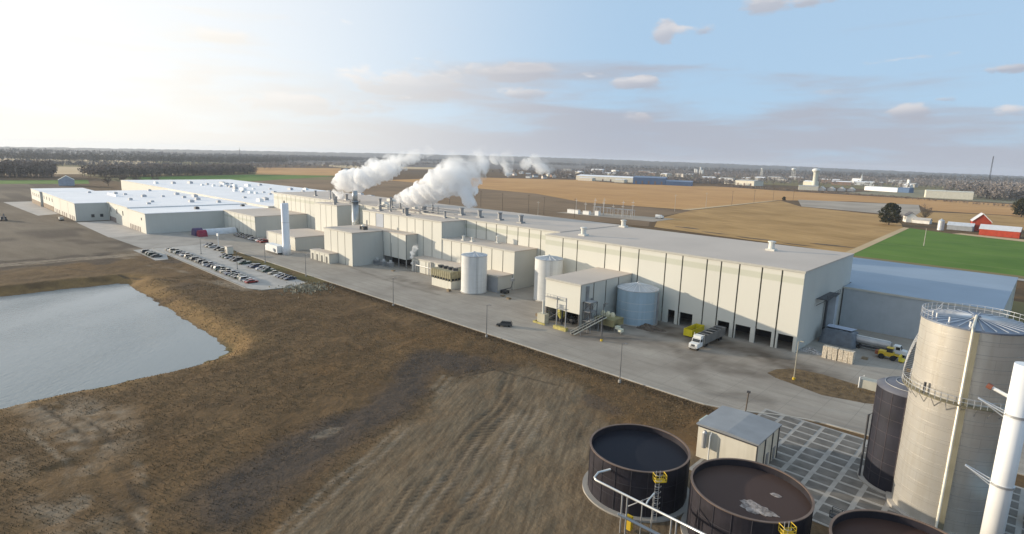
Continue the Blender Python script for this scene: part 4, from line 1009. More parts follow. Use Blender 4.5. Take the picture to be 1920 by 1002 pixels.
m.build('weld_seams', pm('weld_grey',(.42,.40,.37),.5,metal=.5), t)
MB().lathe(SX, SY, [(SR+.7,0),(SR+.7,.5),(SR+.05,.55)], 64).build('concrete_plinth', concrete, t)
rf_ = pm('tank_roof_steel', (.20,.23,.29), .45, metal=.4, var=.1)
MB().lathe(SX, SY, [(SR+.14,SZ-.2),(SR+.14,SZ+.02),(SR-.4,SZ+.04),(.5,SZ+.55),(.5,SZ+.8)], 64).build('roof_cone', rf_, t)
m_ = pm('rib_steel', (.62,.63,.64), .35, metal=.7)
for k in range(28):
    a = 2*math.pi*k/28; c, s = math.cos(a), math.sin(a)
    MB().tube([(SX+c*(SR-.1),SY+s*(SR-.1),SZ+.14),(SX+c*.6,SY+s*.6,SZ+.62)], .06, 4).build('roof_rib', m_, t)
railm = pm('rail_galv', (.60,.61,.62), .4, metal=.6)
def rail_ring(cx, cy, r, z, a0, a1, n, name, parent):
    m = MB(); A = np.linspace(R(a0), R(a1), n)
    for dz in (.55,1.1): m.tube([(cx+r*math.cos(a),cy+r*math.sin(a),z+dz) for a in A], .035, 5)
    for a in A[::2]: m.tube([(cx+r*math.cos(a),cy+r*math.sin(a),z),(cx+r*math.cos(a),cy+r*math.sin(a),z+1.1)], .04, 5)
    m.build(name, railm, parent)
rail_ring(SX, SY, SR+.05, SZ, -20, 225, 61, 'roof_rail', t)
# ring walkway with brackets
WZ = 19.2
m = MB(); A = np.linspace(R(176), R(345), 70); vs = []
for a in A:
    for rr, zz in ((SR+.05,WZ),(SR+1.05,WZ),(SR+1.05,WZ+.14),(SR+.05,WZ+.14)): vs.append((SX+rr*math.cos(a),SY+rr*math.sin(a),zz-(a-R(176))*0))
fs = []
for i in range(len(A)-1): fs += [(i*4+k, (i+1)*4+k, (i+1)*4+(k+1)%4, i*4+(k+1)%4) for k in range(4)]
m.add(vs, fs+[(0,1,2,3)]); m.build('ring_walkway', pm('grating_olive',(.20,.18,.12),.7,metal=.3,var=.2), t)
rail_ring(SX, SY, SR+1.03, WZ+.12, 176, 345, 60, 'walkway_rail', t)
for k in range(13):
    a = R(178+k*13.8); c, s = math.cos(a), math.sin(a)
    MB().tube([(SX+c*SR,SY+s*SR,WZ-1.3),(SX+c*(SR+1),SY+s*(SR+1),WZ),(SX+c*SR,SY+s*SR,WZ-.05)], .06, 5).build('walkway_bracket', steel, t)
# helical stair from the walkway to the roof
A = np.linspace(R(186), R(128), 44); Zs = np.linspace(WZ, SZ-.2, 44); m = MB()
for rr in (SR+.12, SR+1.05): m.tube([(SX+rr*math.cos(a),SY+rr*math.sin(a),z) for a, z in zip(A, Zs)], .08, 5)
m.build('stair_stringers', railm, t)
for a, z in zip(A, Zs):
    c, s = math.cos(a), math.sin(a); MB().add([(SX+c*(SR+.12)-s*.13,SY+s*(SR+.12)+c*.13,z),(SX+c*(SR+1.05)-s*.13,SY+s*(SR+1.05)+c*.13,z),(SX+c*(SR+1.05)+s*.13,SY+s*(SR+1.05)-c*.13,z),(SX+c*(SR+.12)+s*.13,SY+s*(SR+.12)-c*.13,z),(SX+c*(SR+.12)-s*.13,SY+s*(SR+.12)+c*.13,z+.05),(SX+c*(SR+1.05)-s*.13,SY+s*(SR+1.05)+c*.13,z+.05),(SX+c*(SR+1.05)+s*.13,SY+s*(SR+1.05)-c*.13,z+.05),(SX+c*(SR+.12)+s*.13,SY+s*(SR+.12)-c*.13,z+.05)],
        [(3,2,1,0),(4,5,6,7),(0,1,5,4),(1,2,6,5),(2,3,7,6),(3,0,4,7)]).build('stair_tread', darkst, t)
m = MB()
for dz in (.55,1.05): m.tube([(SX+(SR+1.05)*math.cos(a),SY+(SR+1.05)*math.sin(a),z+dz) for a, z in zip(A, Zs)], .045, 5)
for a, z in list(zip(A, Zs))[::4]: m.tube([(SX+(SR+1.05)*math.cos(a),SY+(SR+1.05)*math.sin(a),z),(SX+(SR+1.05)*math.cos(a),SY+(SR+1.05)*math.sin(a),z+1.05)], .04, 5)
m.build('stair_rail', railm, t)
# standpipe and cable tray on the near side
ap = math.atan2(-SY, -SX)+R(-1); c, s = math.cos(ap), math.sin(ap)
MB().tube([(SX,SY,SZ+.75),(SX+c*(SR-1),SY+s*(SR-1),SZ+.6),(SX+c*(SR+.3),SY+s*(SR+.3),SZ+.35),(SX+c*(SR+.45),SY+s*(SR+.45),SZ-.4),(SX+c*(SR+.45),SY+s*(SR+.45),.5)], .17, 10).build('standpipe', pm('pipe_cream',(.66,.62,.52),.4,metal=.3), t, True)
m = MB(); a2 = ap+R(4.2); c2, s2 = math.cos(a2), math.sin(a2)
m.add([(SX+c2*(SR+.02)-s2*.28,SY+s2*(SR+.02)+c2*.28,.5),(SX+c2*(SR+.55)-s2*.28,SY+s2*(SR+.55)+c2*.28,.5),(SX+c2*(SR+.55)+s2*.28,SY+s2*(SR+.55)-c2*.28,.5),(SX+c2*(SR+.02)+s2*.28,SY+s2*(SR+.02)-c2*.28,.5),
       (SX+c2*(SR+.02)-s2*.28,SY+s2*(SR+.02)+c2*.28,SZ-.2),(SX+c2*(SR+.55)-s2*.28,SY+s2*(SR+.55)+c2*.28,SZ-.2),(SX+c2*(SR+.55)+s2*.28,SY+s2*(SR+.55)-c2*.28,SZ-.2),(SX+c2*(SR+.02)+s2*.28,SY+s2*(SR+.02)-c2*.28,SZ-.2)],
      [(3,2,1,0),(4,5,6,7),(0,1,5,4),(1,2,6,5),(2,3,7,6),(3,0,4,7)]); m.build('cable_tray', pm('tray_olive',(.26,.24,.17),.6,metal=.2), t)
a3 = R(235)
MB().tube([(SX+(SR+.5)*math.cos(a3),SY+(SR+.5)*math.sin(a3),WZ+.15),(SX+(SR+.5)*math.cos(a3),SY+(SR+.5)*math.sin(a3),WZ+1.7)], .16, 8).build('instrument_post', darkst, t)
for k, aa in enumerate((200,215,240,268)):
    MB().tube([(SX+(SR-1.2)*math.cos(R(aa)),SY+(SR-1.2)*math.sin(R(aa)),SZ+.1),(SX+(SR-1.2)*math.cos(R(aa)),SY+(SR-1.2)*math.sin(R(aa)),SZ+.85)], .14, 8).build('roof_nozzle', railm, t)
# dark closed tank behind it
t = thing('dark_closed_tank', 'dark closed tank with domed roof behind the stainless tank', 'tank', (-12.4,105.4,0))
dk = pm('dark_grey_coating', (.018,.018,.028), .6, var=.25, scale=.4); cx, cy, r, z = -12.3,105.4,4.75,16.3
MB().cyl(cx,cy,r,.3,z,64,caps=False).build('shell', dk, t, True); MB().lathe(cx,cy,[(r+.06,z-.08),(r+.06,z+.05),(r*.75,z+.62),(r*.45,z+1.0),(.3,z+1.2)],48).build('roof_dome', pm('dome_blue_grey',(.10,.105,.13),.45,var=.2), t, True)
MB().ring(cx,cy,r-.1,r+.8,-.2,.3,64).build('concrete_ring', concrete, t)
for rr, zz in ((r*.78,z+.60),(r*.48,z+.98)): MB().ring(cx,cy,rr-.05,rr+.05,zz,zz+.08,56).build('dome_hoop', steel, t)
m = MB()
for k in range(16):
    a = 2*math.pi*k/16; m.tube([(cx+(r+.02)*math.cos(a),cy+(r+.02)*math.sin(a),.3),(cx+(r+.02)*math.cos(a),cy+(r+.02)*math.sin(a),z)], .04, 4)
for k in range(1,7): m.ring(cx,cy,r,r+.03,k*2.4,k*2.4+.05,56)
m.build('shell_seams', pm('seam_maroon',(.075,.062,.07),.6), t)
MB().tube([(cx-4.9,cy-2.2,.3),(cx-4.9,cy-2.2,11),(cx-4.2,cy-1.8,11.6)], .16, 8).build('side_pipe', darkst, t)
# white vent stack in the corner
t = thing('white_stack', 'thick white vertical stack pipe at the lower right corner', 'stack', (.05,86,0))
MB().cyl(.05,86,1.08,.2,28.6,32).build('pipe', pm('stack_white',(.80,.80,.79),.4,var=.03,streak=.1), t, True); B(-1.6,1.7,84.4,87.6,0,.2).build('footing', concrete, t)
for z in (13.5,22.3):
    MB().ring(.05,86,1.06,1.2,z,z+.28,32).build('clamp_band', railm, t)
    m = MB()
    for dy in (-.5,.5): m.tube([(-.95,86+dy,z+.1),(-3.6,86.3+dy*.3,z+1.0)], .09, 6)
    m.tube([(-.95,86,z-.5),(-3.6,86.3,z+1.0)], .07, 6); m.build('bracket', railm, t)
MB().tube([(-.9,86,24.4),(-2.6,86.2,25.0)], .2, 10).build('side_nozzle', whitep, t); MB().tube([(-2.5,86.2,24.96),(-3.0,86.26,25.14)], .34, 12).build('nozzle_flange', pm('rusty_flange',(.22,.08,.05),.7), t)
# shed roof and stacked timber glimpsed right of the stack
t = thing('low_shed', 'low shed with blue-green roof at the right edge behind the white stack', 'shed', (6.5,100,0))
B(4.2,14,88,100,0,4.0).build('wall', dk, t); MB().extr_y([(3.9,4.0),(14.3,4.0),(14.3,4.25),(3.9,4.35)],87.7,100.3).build('roof', pm('blue_green_roof',(.12,.19,.24),.5,var=.1), t)
t = thing('timber_stack', 'stack of yellow boards behind the white stack pipe', 'boards', (6,108,0))
for k in range(6): B(3.2+.15*(k%2),11,106+.1*(k%3),109.5,.2+k*.42,.52+k*.42).build('board_layer', pm('yellow_timber',(.55,.38,.10),.8,var=.2), t)

# ================================================================== VEHICLES
ORD = ['first','second','third','fourth','fifth','sixth','seventh','eighth','ninth','tenth','eleventh','twelfth','thirteenth','fourteenth','fifteenth','sixteenth','seventeenth','eighteenth','nineteenth','twentieth']
def ordn(i): return ORD[i] if i < 20 else ('twenty-'+ORD[i-20] if i < 29 else ('thirtieth' if i == 29 else 'thirty-'+ORD[i-30]))
CAR_COL = {'silver':(.42,.43,.45),'white':(.72,.72,.71),'black':(.018,.018,.02),'dark grey':(.07,.075,.08),'navy':(.025,.04,.09),'red':(.30,.025,.02),'tan':(.38,.33,.25),'dark green':(.025,.06,.045)}
CM = {k: pm('car_paint_'+k.replace(' ','_'), v, .3, metal=.25 if k in ('silver','dark grey') else 0, var=.02, spec=.5, coat=.5) for k, v in CAR_COL.items()}
tyre = rubber; lampm = pm('lamp_glass', (.60,.60,.56), .2); tailm = pm('tail_lamp', (.30,.02,.02), .3)
CARP = {}
def car_proto(kind, colour):
    """meshes of one car: nose towards -y"""
    key = (kind, colour)
    if key in CARP: return CARP[key]
    L_, W_, hb, hr = {'sedan':(4.7,1.8,.92,1.44),'suv':(4.8,1.9,1.08,1.75),'pickup':(5.5,1.95,1.08,1.8)}[kind]
    h = L_/2; p = {}
    def prof(pts, x0, x1):  # (y,z)
        m = MB(); m.extr_x(pts, x0, x1); return m
    p['body'] = (prof([(-h,.32),(-h,.70),(-h+.25,hb-.12),(-h+1.15,hb),(h-.35,hb+.02),(h,hb-.15),(h,.38),(h-.2,.3)], -W_/2, W_/2), CM[colour])
    if kind == 'sedan': g = [(-h+1.15,hb),(-h+1.95,hr-.06),(h-1.45,hr-.06),(h-.55,hb)]; rf = (-h+1.9, h-1.4)
    elif kind == 'suv': g = [(-h+1.1,hb),(-h+1.75,hr-.06),(h-.45,hr-.06),(h-.15,hb)]; rf = (-h+1.7, h-.4)
    else: g = [(-h+1.25,hb),(-h+1.85,hr-.06),(-h+3.0,hr-.06),(-h+3.2,hb)]; rf = (-h+1.8, -h+3.05)
    p['window_band'] = (prof(g, -W_/2+.12, W_/2-.12), glass_d)
    p['roof'] = (MB().box(-W_/2+.14, W_/2-.14, rf[0], rf[1], hr-.08, hr), CM[colour])
    out = {}
    for n, (m, mt) in p.items():
        me = bpy.data.meshes.new(n); me.from_pydata([tuple(map(float,v)) for v in m.v], [], m.f); me.materials.append(mt); out[n] = (me, None)
    w = MB().tube([(-.11,0,0),(.11,0,0)], .33, 12); me = bpy.data.meshes.new('wheel'); me.from_pydata([tuple(map(float,v)) for v in w.v], [], w.f); me.materials.append(tyre)
    out['wheels'] = (me, [(sx*(W_/2-.08), sy*L_*.30, .33) for sx in (-1,1) for sy in (-1,1)])
    lm = MB().box(-.22,.22,-.03,.03,-.08,.08); me = bpy.data.meshes.new('headlight'); me.from_pydata([tuple(map(float,v)) for v in lm.v], [], lm.f); me.materials.append(lampm)
    out['headlights'] = (me, [(sx*(W_/2-.35), -h-.01, .62) for sx in (-1,1)])
    CARP[key] = out; return out
def car(kind, colour, loc, rot, label, group=None):
    t = thing('pickup_truck' if kind == 'pickup' else 'parked_car', label, 'pickup' if kind == 'pickup' else 'car', loc, 0, group); t.rotation_euler.z = rot
    for n, (me, places) in car_proto(kind, colour).items():
        if places is None:
            o = bpy.data.objects.new(n, me); col.objects.link(o); o.parent = t
        else:
            for q in places:
                o = bpy.data.objects.new(me.name.split('.')[0], me); col.objects.link(o); o.parent = t; o.location = q
    return t
crng = random.Random(11)
COLS = ['silver','black','dark grey','navy','black','dark grey','black','tan','silver','dark green','dark grey','navy']
def row(xs, y, flip, phrase, group, cols=None, jit=.25):
    for i, x in enumerate(xs):
        k = crng.choice(['sedan','sedan','suv','suv','pickup']); c = cols[i] if cols else crng.choice(COLS)
        word = 'pickup' if k == 'pickup' else ('hatchback' if k == 'suv' else 'saloon')
        car(k, c, (x, y+crng.uniform(-jit,jit), .026), (math.pi if flip else 0)+crng.uniform(-.04,.04), f'{c} {word}, {ordn(i)} from the far left in {phrase}', group)
rowA = [-318+2.78*i for i in range(37) if i not in (9, 21, 36)]
row(rowA, 88.0, True, 'the row along the field edge', 'cars along the field edge', cols=[crng.choice(COLS) for _ in range(len(rowA)-1)]+['red'])
row([-284+2.9*i for i in range(24) if i not in (3,6,9,10,13,17,19)], 101.4, False, 'the row beside the grass strip', 'cars beside the grass strip')
row([-316,-312.6,-309,-305.5,-301], 77.2, True, 'the spur lot beyond the path', 'cars in the spur lot')
row([-321,-317.6,-314.4,-306,-302.8], 106.6, False, 'the short row by the white mast', 'cars by the white mast')
row([-353+3.0*i for i in range(13)], 134.2, False, 'the shaded row under the striped wall', 'cars under the striped wall', cols=['dark green','navy','black','dark grey','navy','black','dark grey','silver','navy','black','white','red','red'])
car('suv','dark grey',(-116.3,120.6,.01), R(-52), 'lone dark grey car out on the open service road')
# tractor unit with open trailer backed to the bays
t = thing('semi_truck', 'white tractor unit with long grey open trailer backed toward the bays', 'truck', (-66.4,143.2,.01), 0)
twh = pm('truck_white', (.76,.76,.74), .35, var=.04); tgr = pm('trailer_grey', (.17,.165,.155), .7, var=.2)
MB().extr_x([(143.0,.75),(143.0,1.9),(144.6,2.05),(144.9,3.0),(146.4,3.1),(146.4,.75)], -67.6,-65.2).build('cab', twh, t)
B(-67.5,-65.3,145.1,147.0,3.1,3.75).build('wind_deflector', twh, t)
MB().add([(-67.45,144.52,2.12),(-65.35,144.52,2.12),(-65.35,144.80,2.92),(-67.45,144.80,2.92)], [(0,1,2,3)]).build('windscreen', glass_d, t)
for x in (-67.62,-65.24): B(x,x+.06,145,146.1,2.1,2.9).build('side_window', glass_d, t)
B(-67.3,-65.5,142.9,143.05,.6,1.1).build('bumper', steel, t); B(-66.9,-65.9,142.94,143.04,1.15,1.75).build('grille', darkst, t)
for x in (-67.45,-65.75): B(x,x+.3,142.92,143.06,1.2,1.5).build('headlight', lampm, t)
for x in (-67.9,-64.95): MB().tube([(x,146.6,1),(x,146.6,4.1)], .1, 6).build('exhaust_stack', bright, t)
B(-66.9,-65.9,146,150,.7,1.0).build('chassis', darkst, t)
B(-67.8,-65.0,147.4,160.5,1.1,1.3).build('trailer_floor', tgr, t)
for x in (-67.8,-65.1): B(x,x+.1,147.4,160.5,1.3,3.5).build('trailer_side', tgr, t)
B(-67.7,-65.1,147.4,147.5,1.3,3.5).build('trailer_front', tgr, t); B(-67.7,-65.1,160.4,160.5,1.3,3.5).build('trailer_tail', tgr, t)
for k in range(5): B(-67.85,-64.95,149+k*2.6,149.12+k*2.6,3.5,3.6).build('trailer_bow', steel, t)
for y in (143.9,148.2,149.4,157.4,158.7):
    for x in (-67.4,-65.4): MB().tube([(x-.17,y,.5),(x+.17,y,.5)], .5, 12).build('wheel', tyre, t)
t = thing('skip_container', 'bright yellow open skip container standing left of the truck trailer', 'container', (-73,158,.01))
ym = pm('skip_yellow', (.68,.56,.02), .5, var=.12)
B(-74.6,-71.9,153.6,161.5,.25,.4).build('floor', ym, t)
for x in (-74.6,-72.0): B(x,x+.1,153.6,161.5,.4,2.3).build('side', ym, t)
for y in (153.6,161.4): B(-74.5,-72.0,y,y+.1,.4,2.3).build('end', ym, t)
for k in range(4): B(-74.7,-74.61,154.2+k*2,154.4+k*2,.4,2.3).build('rib', ym, t)
B(-74.3,-72.2,153.8,161.3,.4,.9).build('load', pm('skip_load',(.10,.085,.07),.95,var=.4,scale=1.5), t)
# tanker, loader and stores in the right-hand yard
t = thing('tank_truck', 'white cabbed tank truck with long silver barrel by the shaded wall', 'truck', (-31,182,.01))
MB().tube([(-37.5,182.6,2.3),(-37.2,182.6,2.3),(-27.8,182.2,2.3),(-27.5,182.2,2.3)], 1.15, 16).build('barrel', pm('barrel_grey',(.40,.40,.40),.4,metal=.4), t, True)
MB().extr_y([(-26.9,.8),(-26.9,2.9),(-25.4,2.9),(-25.0,1.9),(-23.8,1.75),(-23.7,.8)],181.0,183.2).build('cab', twh, t); B(-26.3,-25.3,180.94,181.0,1.9,2.7).build('side_window', glass_d, t)
MB().add([(-25.38,181.1,2.85),(-25.38,183.1,2.85),(-25.0,183.1,1.95),(-25.0,181.1,1.95)],[(0,1,2,3)]).build('windscreen', glass_d, t)
B(-37.4,-24,181.6,182.9,.6,.9).build('chassis', darkst, t); B(-37,-28,182.1,182.5,3.42,3.55).build('catwalk', whitep, t)
for x in (-36.4,-35.2,-28.6,-27.4,-24.6):
    for y in (181.2,183.2): MB().tube([(x,y-.15,.5),(x,y+.15,.5)], .5, 12).build('wheel', tyre, t)
t = thing('wheel_loader', 'yellow and rust wheel loader parked before the tank truck', 'loader', (-27,177,.01))
B(-29.4,-26,176.2,178.2,.9,2.0).build('engine_cover', yellow, t); B(-27.6,-26.2,176.4,178,2.0,3.1).build('cab', glass_d, t); B(-27.7,-26.1,176.3,178.1,3.1,3.22).build('cab_roof', yellow, t)
MB().tube([(-26.2,176.6,1.6),(-24.2,176.4,1.3)], .16, 6).build('lift_arm', yellow, t); MB().tube([(-26.2,177.8,1.6),(-24.2,177.6,1.3)], .16, 6).build('lift_arm', yellow, t)
MB().extr_y([(-24.6,.4),(-23.4,.3),(-23.3,.5),(-24.2,.8),(-24.3,1.7),(-24.6,1.7)],175.6,178.4).build('bucket', pm('bucket_yellow',(.62,.48,.03),.6), t); B(-30.2,-29.3,176.3,178.1,.9,1.8).build('counterweight', pm('rust_red',(.24,.07,.03),.7), t)
for x in (-28.6,-25.9):
    for y in (176,178.4): MB().tube([(x,y-.25,.7),(x,y+.25,.7)], .7, 14).build('wheel', tyre, t)
t = thing('wrapped_stack', 'large dark wrapped stack with pale top sheet beside the end wall', 'stack', (-41,181,0))
m = MB(); nx, ny = 14, 8; rr = random.Random(5); vs = []
for j in range(ny+1):
    for i in range(nx+1):
        e = min(i, nx-i, j, ny-j); vs.append((-45+9.4*i/nx, 178.9+6*j/ny, (0 if e == 0 else 4.3+rr.uniform(-.25,.2)-(.35 if e == 1 else 0))))
m.add(vs, [(j*(nx+1)+i, j*(nx+1)+i+1, (j+1)*(nx+1)+i+1, (j+1)*(nx+1)+i) for j in range(ny) for i in range(nx)]); m.build('cover', pm('tarpaulin_dark',(.13,.145,.165),.45,var=.2,scale=.8), t, True)
m = MB(); m.add([(-43.8,181,4.62),(-37.2,180.6,4.62),(-36.6,184.2,4.6),(-44,184.4,4.6),(-43.8,181,4.68),(-37.2,180.6,4.68),(-36.6,184.2,4.66),(-44,184.4,4.66)], [(3,2,1,0),(4,5,6,7),(0,1,5,4),(1,2,6,5),(2,3,7,6),(3,0,4,7)]); m.build('top_sheet', pm('sheet_pale',(.42,.46,.55),.5), t)
bale_m = pm('paper_bale', (.56,.47,.35), .9, var=.35, scale=3.2, bump=.6, bscale=6, c2=(.74,.66,.54)); bale_me = None
for s_, x0 in enumerate((-40.0,-36.2)):
    for i in range(3):
        for j in range(3):
            w, d, h = 1.16, 1.5, 1.08
            if bale_me is None:
                m = MB(); c_ = .1; m.prism([(c_,0),(w-c_,0),(w,c_),(w,d-c_),(w-c_,d),(c_,d),(0,d-c_),(0,c_)], 0, h)
                bale_me = bpy.data.meshes.new('paper_bale'); bale_me.from_pydata(m.v, [], m.f); bale_me.materials.append(bale_m)
            o = bpy.data.objects.new('paper_bale', bale_me); col.objects.link(o); o.location = (x0+i*1.2, 164.4+random.uniform(-.08,.08), .01+j*1.09); o.rotation_euler.z = random.uniform(-.03,.03)
            tag(o, f"mottled paper bale, {('bottom','middle','top')[j]} row, {('left','centre','right')[i]} column of the {('left','right')[s_]} bale stack", 'bale', 'paper bales stacked in the right yard')
def heap(name, label, cx, cy, rx, ry, h, mat, seed, cat):
    m = MB(); n, k = 28, 9; vs = [(cx,cy,h)]; rr = random.Random(seed)
    for j in range(1,k+1):
        for i in range(n):
            a = 2*math.pi*i/n; q = j/k; w = 1+.22*math.sin(3*a+seed)+.12*math.sin(5*a)
            vs.append((cx+rx*q*w*math.cos(a), cy+ry*q*w*math.sin(a), max(-.05, h*(1-q)**1.1+rr.uniform(-.13,.13)*h*(0 if j == k else 1)-(.06 if j == k else 0))))
    fs = [(0,1+i,1+(i+1)%n) for i in range(n)]+[(1+j*n+i,1+(j+1)*n+i,1+(j+1)*n+(i+1)%n,1+j*n+(i+1)%n) for j in range(k-1) for i in range(n)]
    m.add(vs, fs); return tag(m.build(name, mat), label, cat)
heap('scrap_heap', 'loose heap of white paper scraps at the foot of the end wall', -43.6,167.6,3.0,2.2,1.3, pm('paper_scrap',(.30,.28,.27),.95,var=.8,scale=2.6,bump=.8,c2=(.62,.60,.58)), 3, 'heap')
heap('soil_heap', 'low heap of brown debris between blue tank and truck bays', -86,152.5,5.2,2.8,1.4, pm('debris_brown',(.11,.085,.065),.95,var=.5,scale=1.4,bump=.8), 6, 'heap')
t = thing('storage_box', 'pale metal box with raised pipe near the dark verge', 'box', (-25.8,149,0)); B(-27.2,-22.8,147.8,150.2,0,2.1).build('body', pm('pale_box',(.42,.41,.35),.7), t); MB().tube([(-27.4,147.6,0),(-27.4,147.6,2.6),(-26.6,148,3.0)], .14, 6).build('pipe', whitep, t)
t = thing('tunnel_tent', 'dark red and purple round-topped tent beside the white tunnel', 'tent', (-363.5,116.5,0))
prof = [(5.0*math.cos(a)/1.55, 4.4*math.sin(a)) for a in np.linspace(0, math.pi, 14)]
MB().extr_y([(-366+x, z) for x, z in prof],113.6,118.4).build('purple_half', pm('tent_purple',(.075,.05,.12),.7), t); MB().extr_y([(-360.4+x*.85, z*.85) for x, z in prof],114.4,118.8).build('red_half', pm('tent_red',(.25,.02,.05),.7), t)
t = thing('white_tunnel', 'long white rounded storage tunnel lying in the shaded corner', 'tunnel', (-367,130,0))
MB().extr_y([(-367.5+x*1.0, z*.75) for x, z in prof],119.2,138).build('cover', pm('tunnel_white',(.60,.62,.64),.6), t); B(-369,-366,138,138.2,0,2.4).build('end_frame', darkst, t)
t = thing('site_office', 'small cream site hut beside the parked cars', 'hut', (-291.5,106,0)); B(-293.2,-290.2,104.7,107.6,0,3.6).build('wall', cream, t); B(-293.4,-290,104.5,107.8,3.6,3.8).build('roof', roofgrey, t); B(-292.6,-291.6,104.62,104.7,.1,2.2).build('door', dockd, t)
t = thing('excavator', 'small dark excavator standing on bare ground at the far left', 'excavator', (-503,42,0)); B(-506,-501,40.6,43.6,.8,2.6).build('body', darkst, t); B(-506.5,-500.5,40.2,41.2,0,.8).build('track', rubber, t); B(-506.5,-500.5,43,44,0,.8).build('track', rubber, t); MB().tube([(-501.2,42,2.2),(-497.5,42,4.8),(-494.5,42,1.2)], .35, 6).build('boom', darkst, t)
t = thing('dump_wagon', 'pale farm wagon parked before the warehouse corner', 'wagon', (-487,70,0)); B(-489,-485,69,71.2,.8,2.4).build('body', pm('wagon_pale',(.45,.42,.38),.7), t)
for x in (-488,-486): MB().tube([(x,68.8,.5),(x,71.4,.5)], .5, 10).build('wheel', tyre, t)

prng = random.Random(9)
pal_m = pm('pallet_wood', (.30,.23,.15), .9, var=.3); pal_me = None
SPOT = [(-143.5,147.5,'beside the boom lift'),(-139,146,'left of the second white silo'),(-121.5,152,'right of the second white silo'),(-162,137.2,'in front of the cooling tower'),(-207,143.5,'near the shaded recess'),(-31.5,172,'behind the paper bales'),(-21,170,'by the wheel loader'),(-117,137,'left of the raised box building')]
for i, (x, y, ph) in enumerate(SPOT):
    t = thing('pallet_stack', 'small stack of brown pallets '+ph, 'pallets', (x,y,.01), group='pallet stacks in the yard'); n_ = 3+i%4
    for k in range(n_):
        if pal_me is None:
            m = MB()
            for q in range(3): m.box(-.6,.6,-.5+q*.45,-.4+q*.45,0,.1)
            for q in range(5): m.box(-.6+q*.27,-.48+q*.27,-.5,.5,.1,.13)
            pal_me = bpy.data.meshes.new('pallet'); pal_me.from_pydata([tuple(map(float,v)) for v in m.v],[],m.f); pal_me.materials.append(pal_m)
        o = bpy.data.objects.new('pallet', pal_me); col.objects.link(o); o.parent = t; o.location = (0,0,.145*k); o.rotation_euler.z = prng.uniform(-.12,.12); o.scale = (1.15,1.15,1)
# ================================================================== POLES
def lamp_post(x, y, h, label, base=None, mat=None, arm=1):
    t = thing('lamp_post', label, 'lamp post', (x, y, 0), group='lamp posts')
    mt = mat or darkst
    MB().lathe(x, y, [(.14,.0),(.13,.5),(.08,h)], 8).build('pole', mt, t)
    MB().lathe(x, y, [(.35,-.1),(.35,.55)], 12).build('base', base or concrete, t)
    m = MB().tube([(x,y,h-.1),(x+.75*arm,y+.45,h+.05)], .05, 5); m.build('arm', mt, t)
    B(x+.45*arm-.2,x+1.05*arm+.0 if arm > 0 else x+.45*arm,y+.25,y+.65,h,h+.14).build('lamp_head', mt, t)
grp = pm('pole_grey',(.20,.20,.20),.5,metal=.4)
lamp_post(-67.3,108.6,9.3,'lamp post on the verge directly below the parked truck', mat=grp)
lamp_post(-112.2,109.1,9.3,'lamp post on the verge beside the lone grey car', mat=grp)
lamp_post(-157.9,109.3,9.6,'lamp post on the verge below the white silo', mat=grp)
lamp_post(-220,109.6,9,'lamp post on the verge in front of the roadside shed', mat=grp)
lamp_post(-258.8,109.6,8.6,'lamp post on the grass strip in front of the white tower', mat=grp)
lamp_post(-87.9,130.9,10.9,'dark lamp post with yellow foot beside the conveyor', base=yellow)
lamp_post(-39.7,141.4,9.5,'pale lamp post on a yellow block in the soil verge', base=yellow, mat=pm('pole_tan',(.40,.36,.27),.6))
lamp_post(-250.9,94.2,7.5,'lamp post amid the parked cars, right of the two', mat=grp)
lamp_post(-298.4,95.5,7.5,'lamp post amid the parked cars, left of the two', mat=grp)
t = thing('post_light', 'short leaning post at the kerb behind the small pump building', 'post', (-40.4,114.2,0)); MB().tube([(-40.4,114.2,0),(-40.2,114.2,4.4)], .12, 6).build('pole', wood, t); B(-40.5,-39.9,114,114.4,4.3,4.7).build('lamp_head', darkst, t)
t = thing('white_mast', 'white mast with a pale box on top among the parked cars', 'mast', (-307.6,106.9,0)); MB().lathe(-307.6,106.9,[(.25,0),(.18,7)],8).build('pole', whitep, t); B(-308.6,-306.8,106.6,107.2,6.9,8.2).build('head_box', whitep, t)
def utility_pole(x, y, h, label, cross=True, mat=wood):
    t = thing('utility_pole', label, 'utility pole', (x, y, 0), group='utility poles')
    MB().lathe(x, y, [(.24,-.2),(.16,h)], 6).build('pole', mat, t)
    if cross: B(x-1.4,x+1.4,y-.1,y+.1,h-1.1,h-.85).build('crossarm', mat, t)
pale_pole = pm('pale_pole',(.42,.38,.33),.7)
for i, x in enumerate((-470,-430,-391,-364,-338,-309)): utility_pole(x, 398+(i%2)*8, 17, f'dark utility pole behind the long roof, {ordn(i)} from the left')
for i, (x, y, h) in enumerate(((-294,560,18),(-297,640,18),(-300,720,18),(-303,800,18),(-306,880,18))): utility_pole(x, y, h, f'utility pole along the farm track, {ordn(i)} from the mill', mat=pale_pole if i < 2 else wood)
utility_pole(-286,905,16,'lone utility pole beside the gravel lot bush'); utility_pole(-62,470,12,'thin pale post standing in the green field', False, pale_pole)
utility_pole(-312,360,16,'pale pole rising directly behind the long roof edge', True, pale_pole)
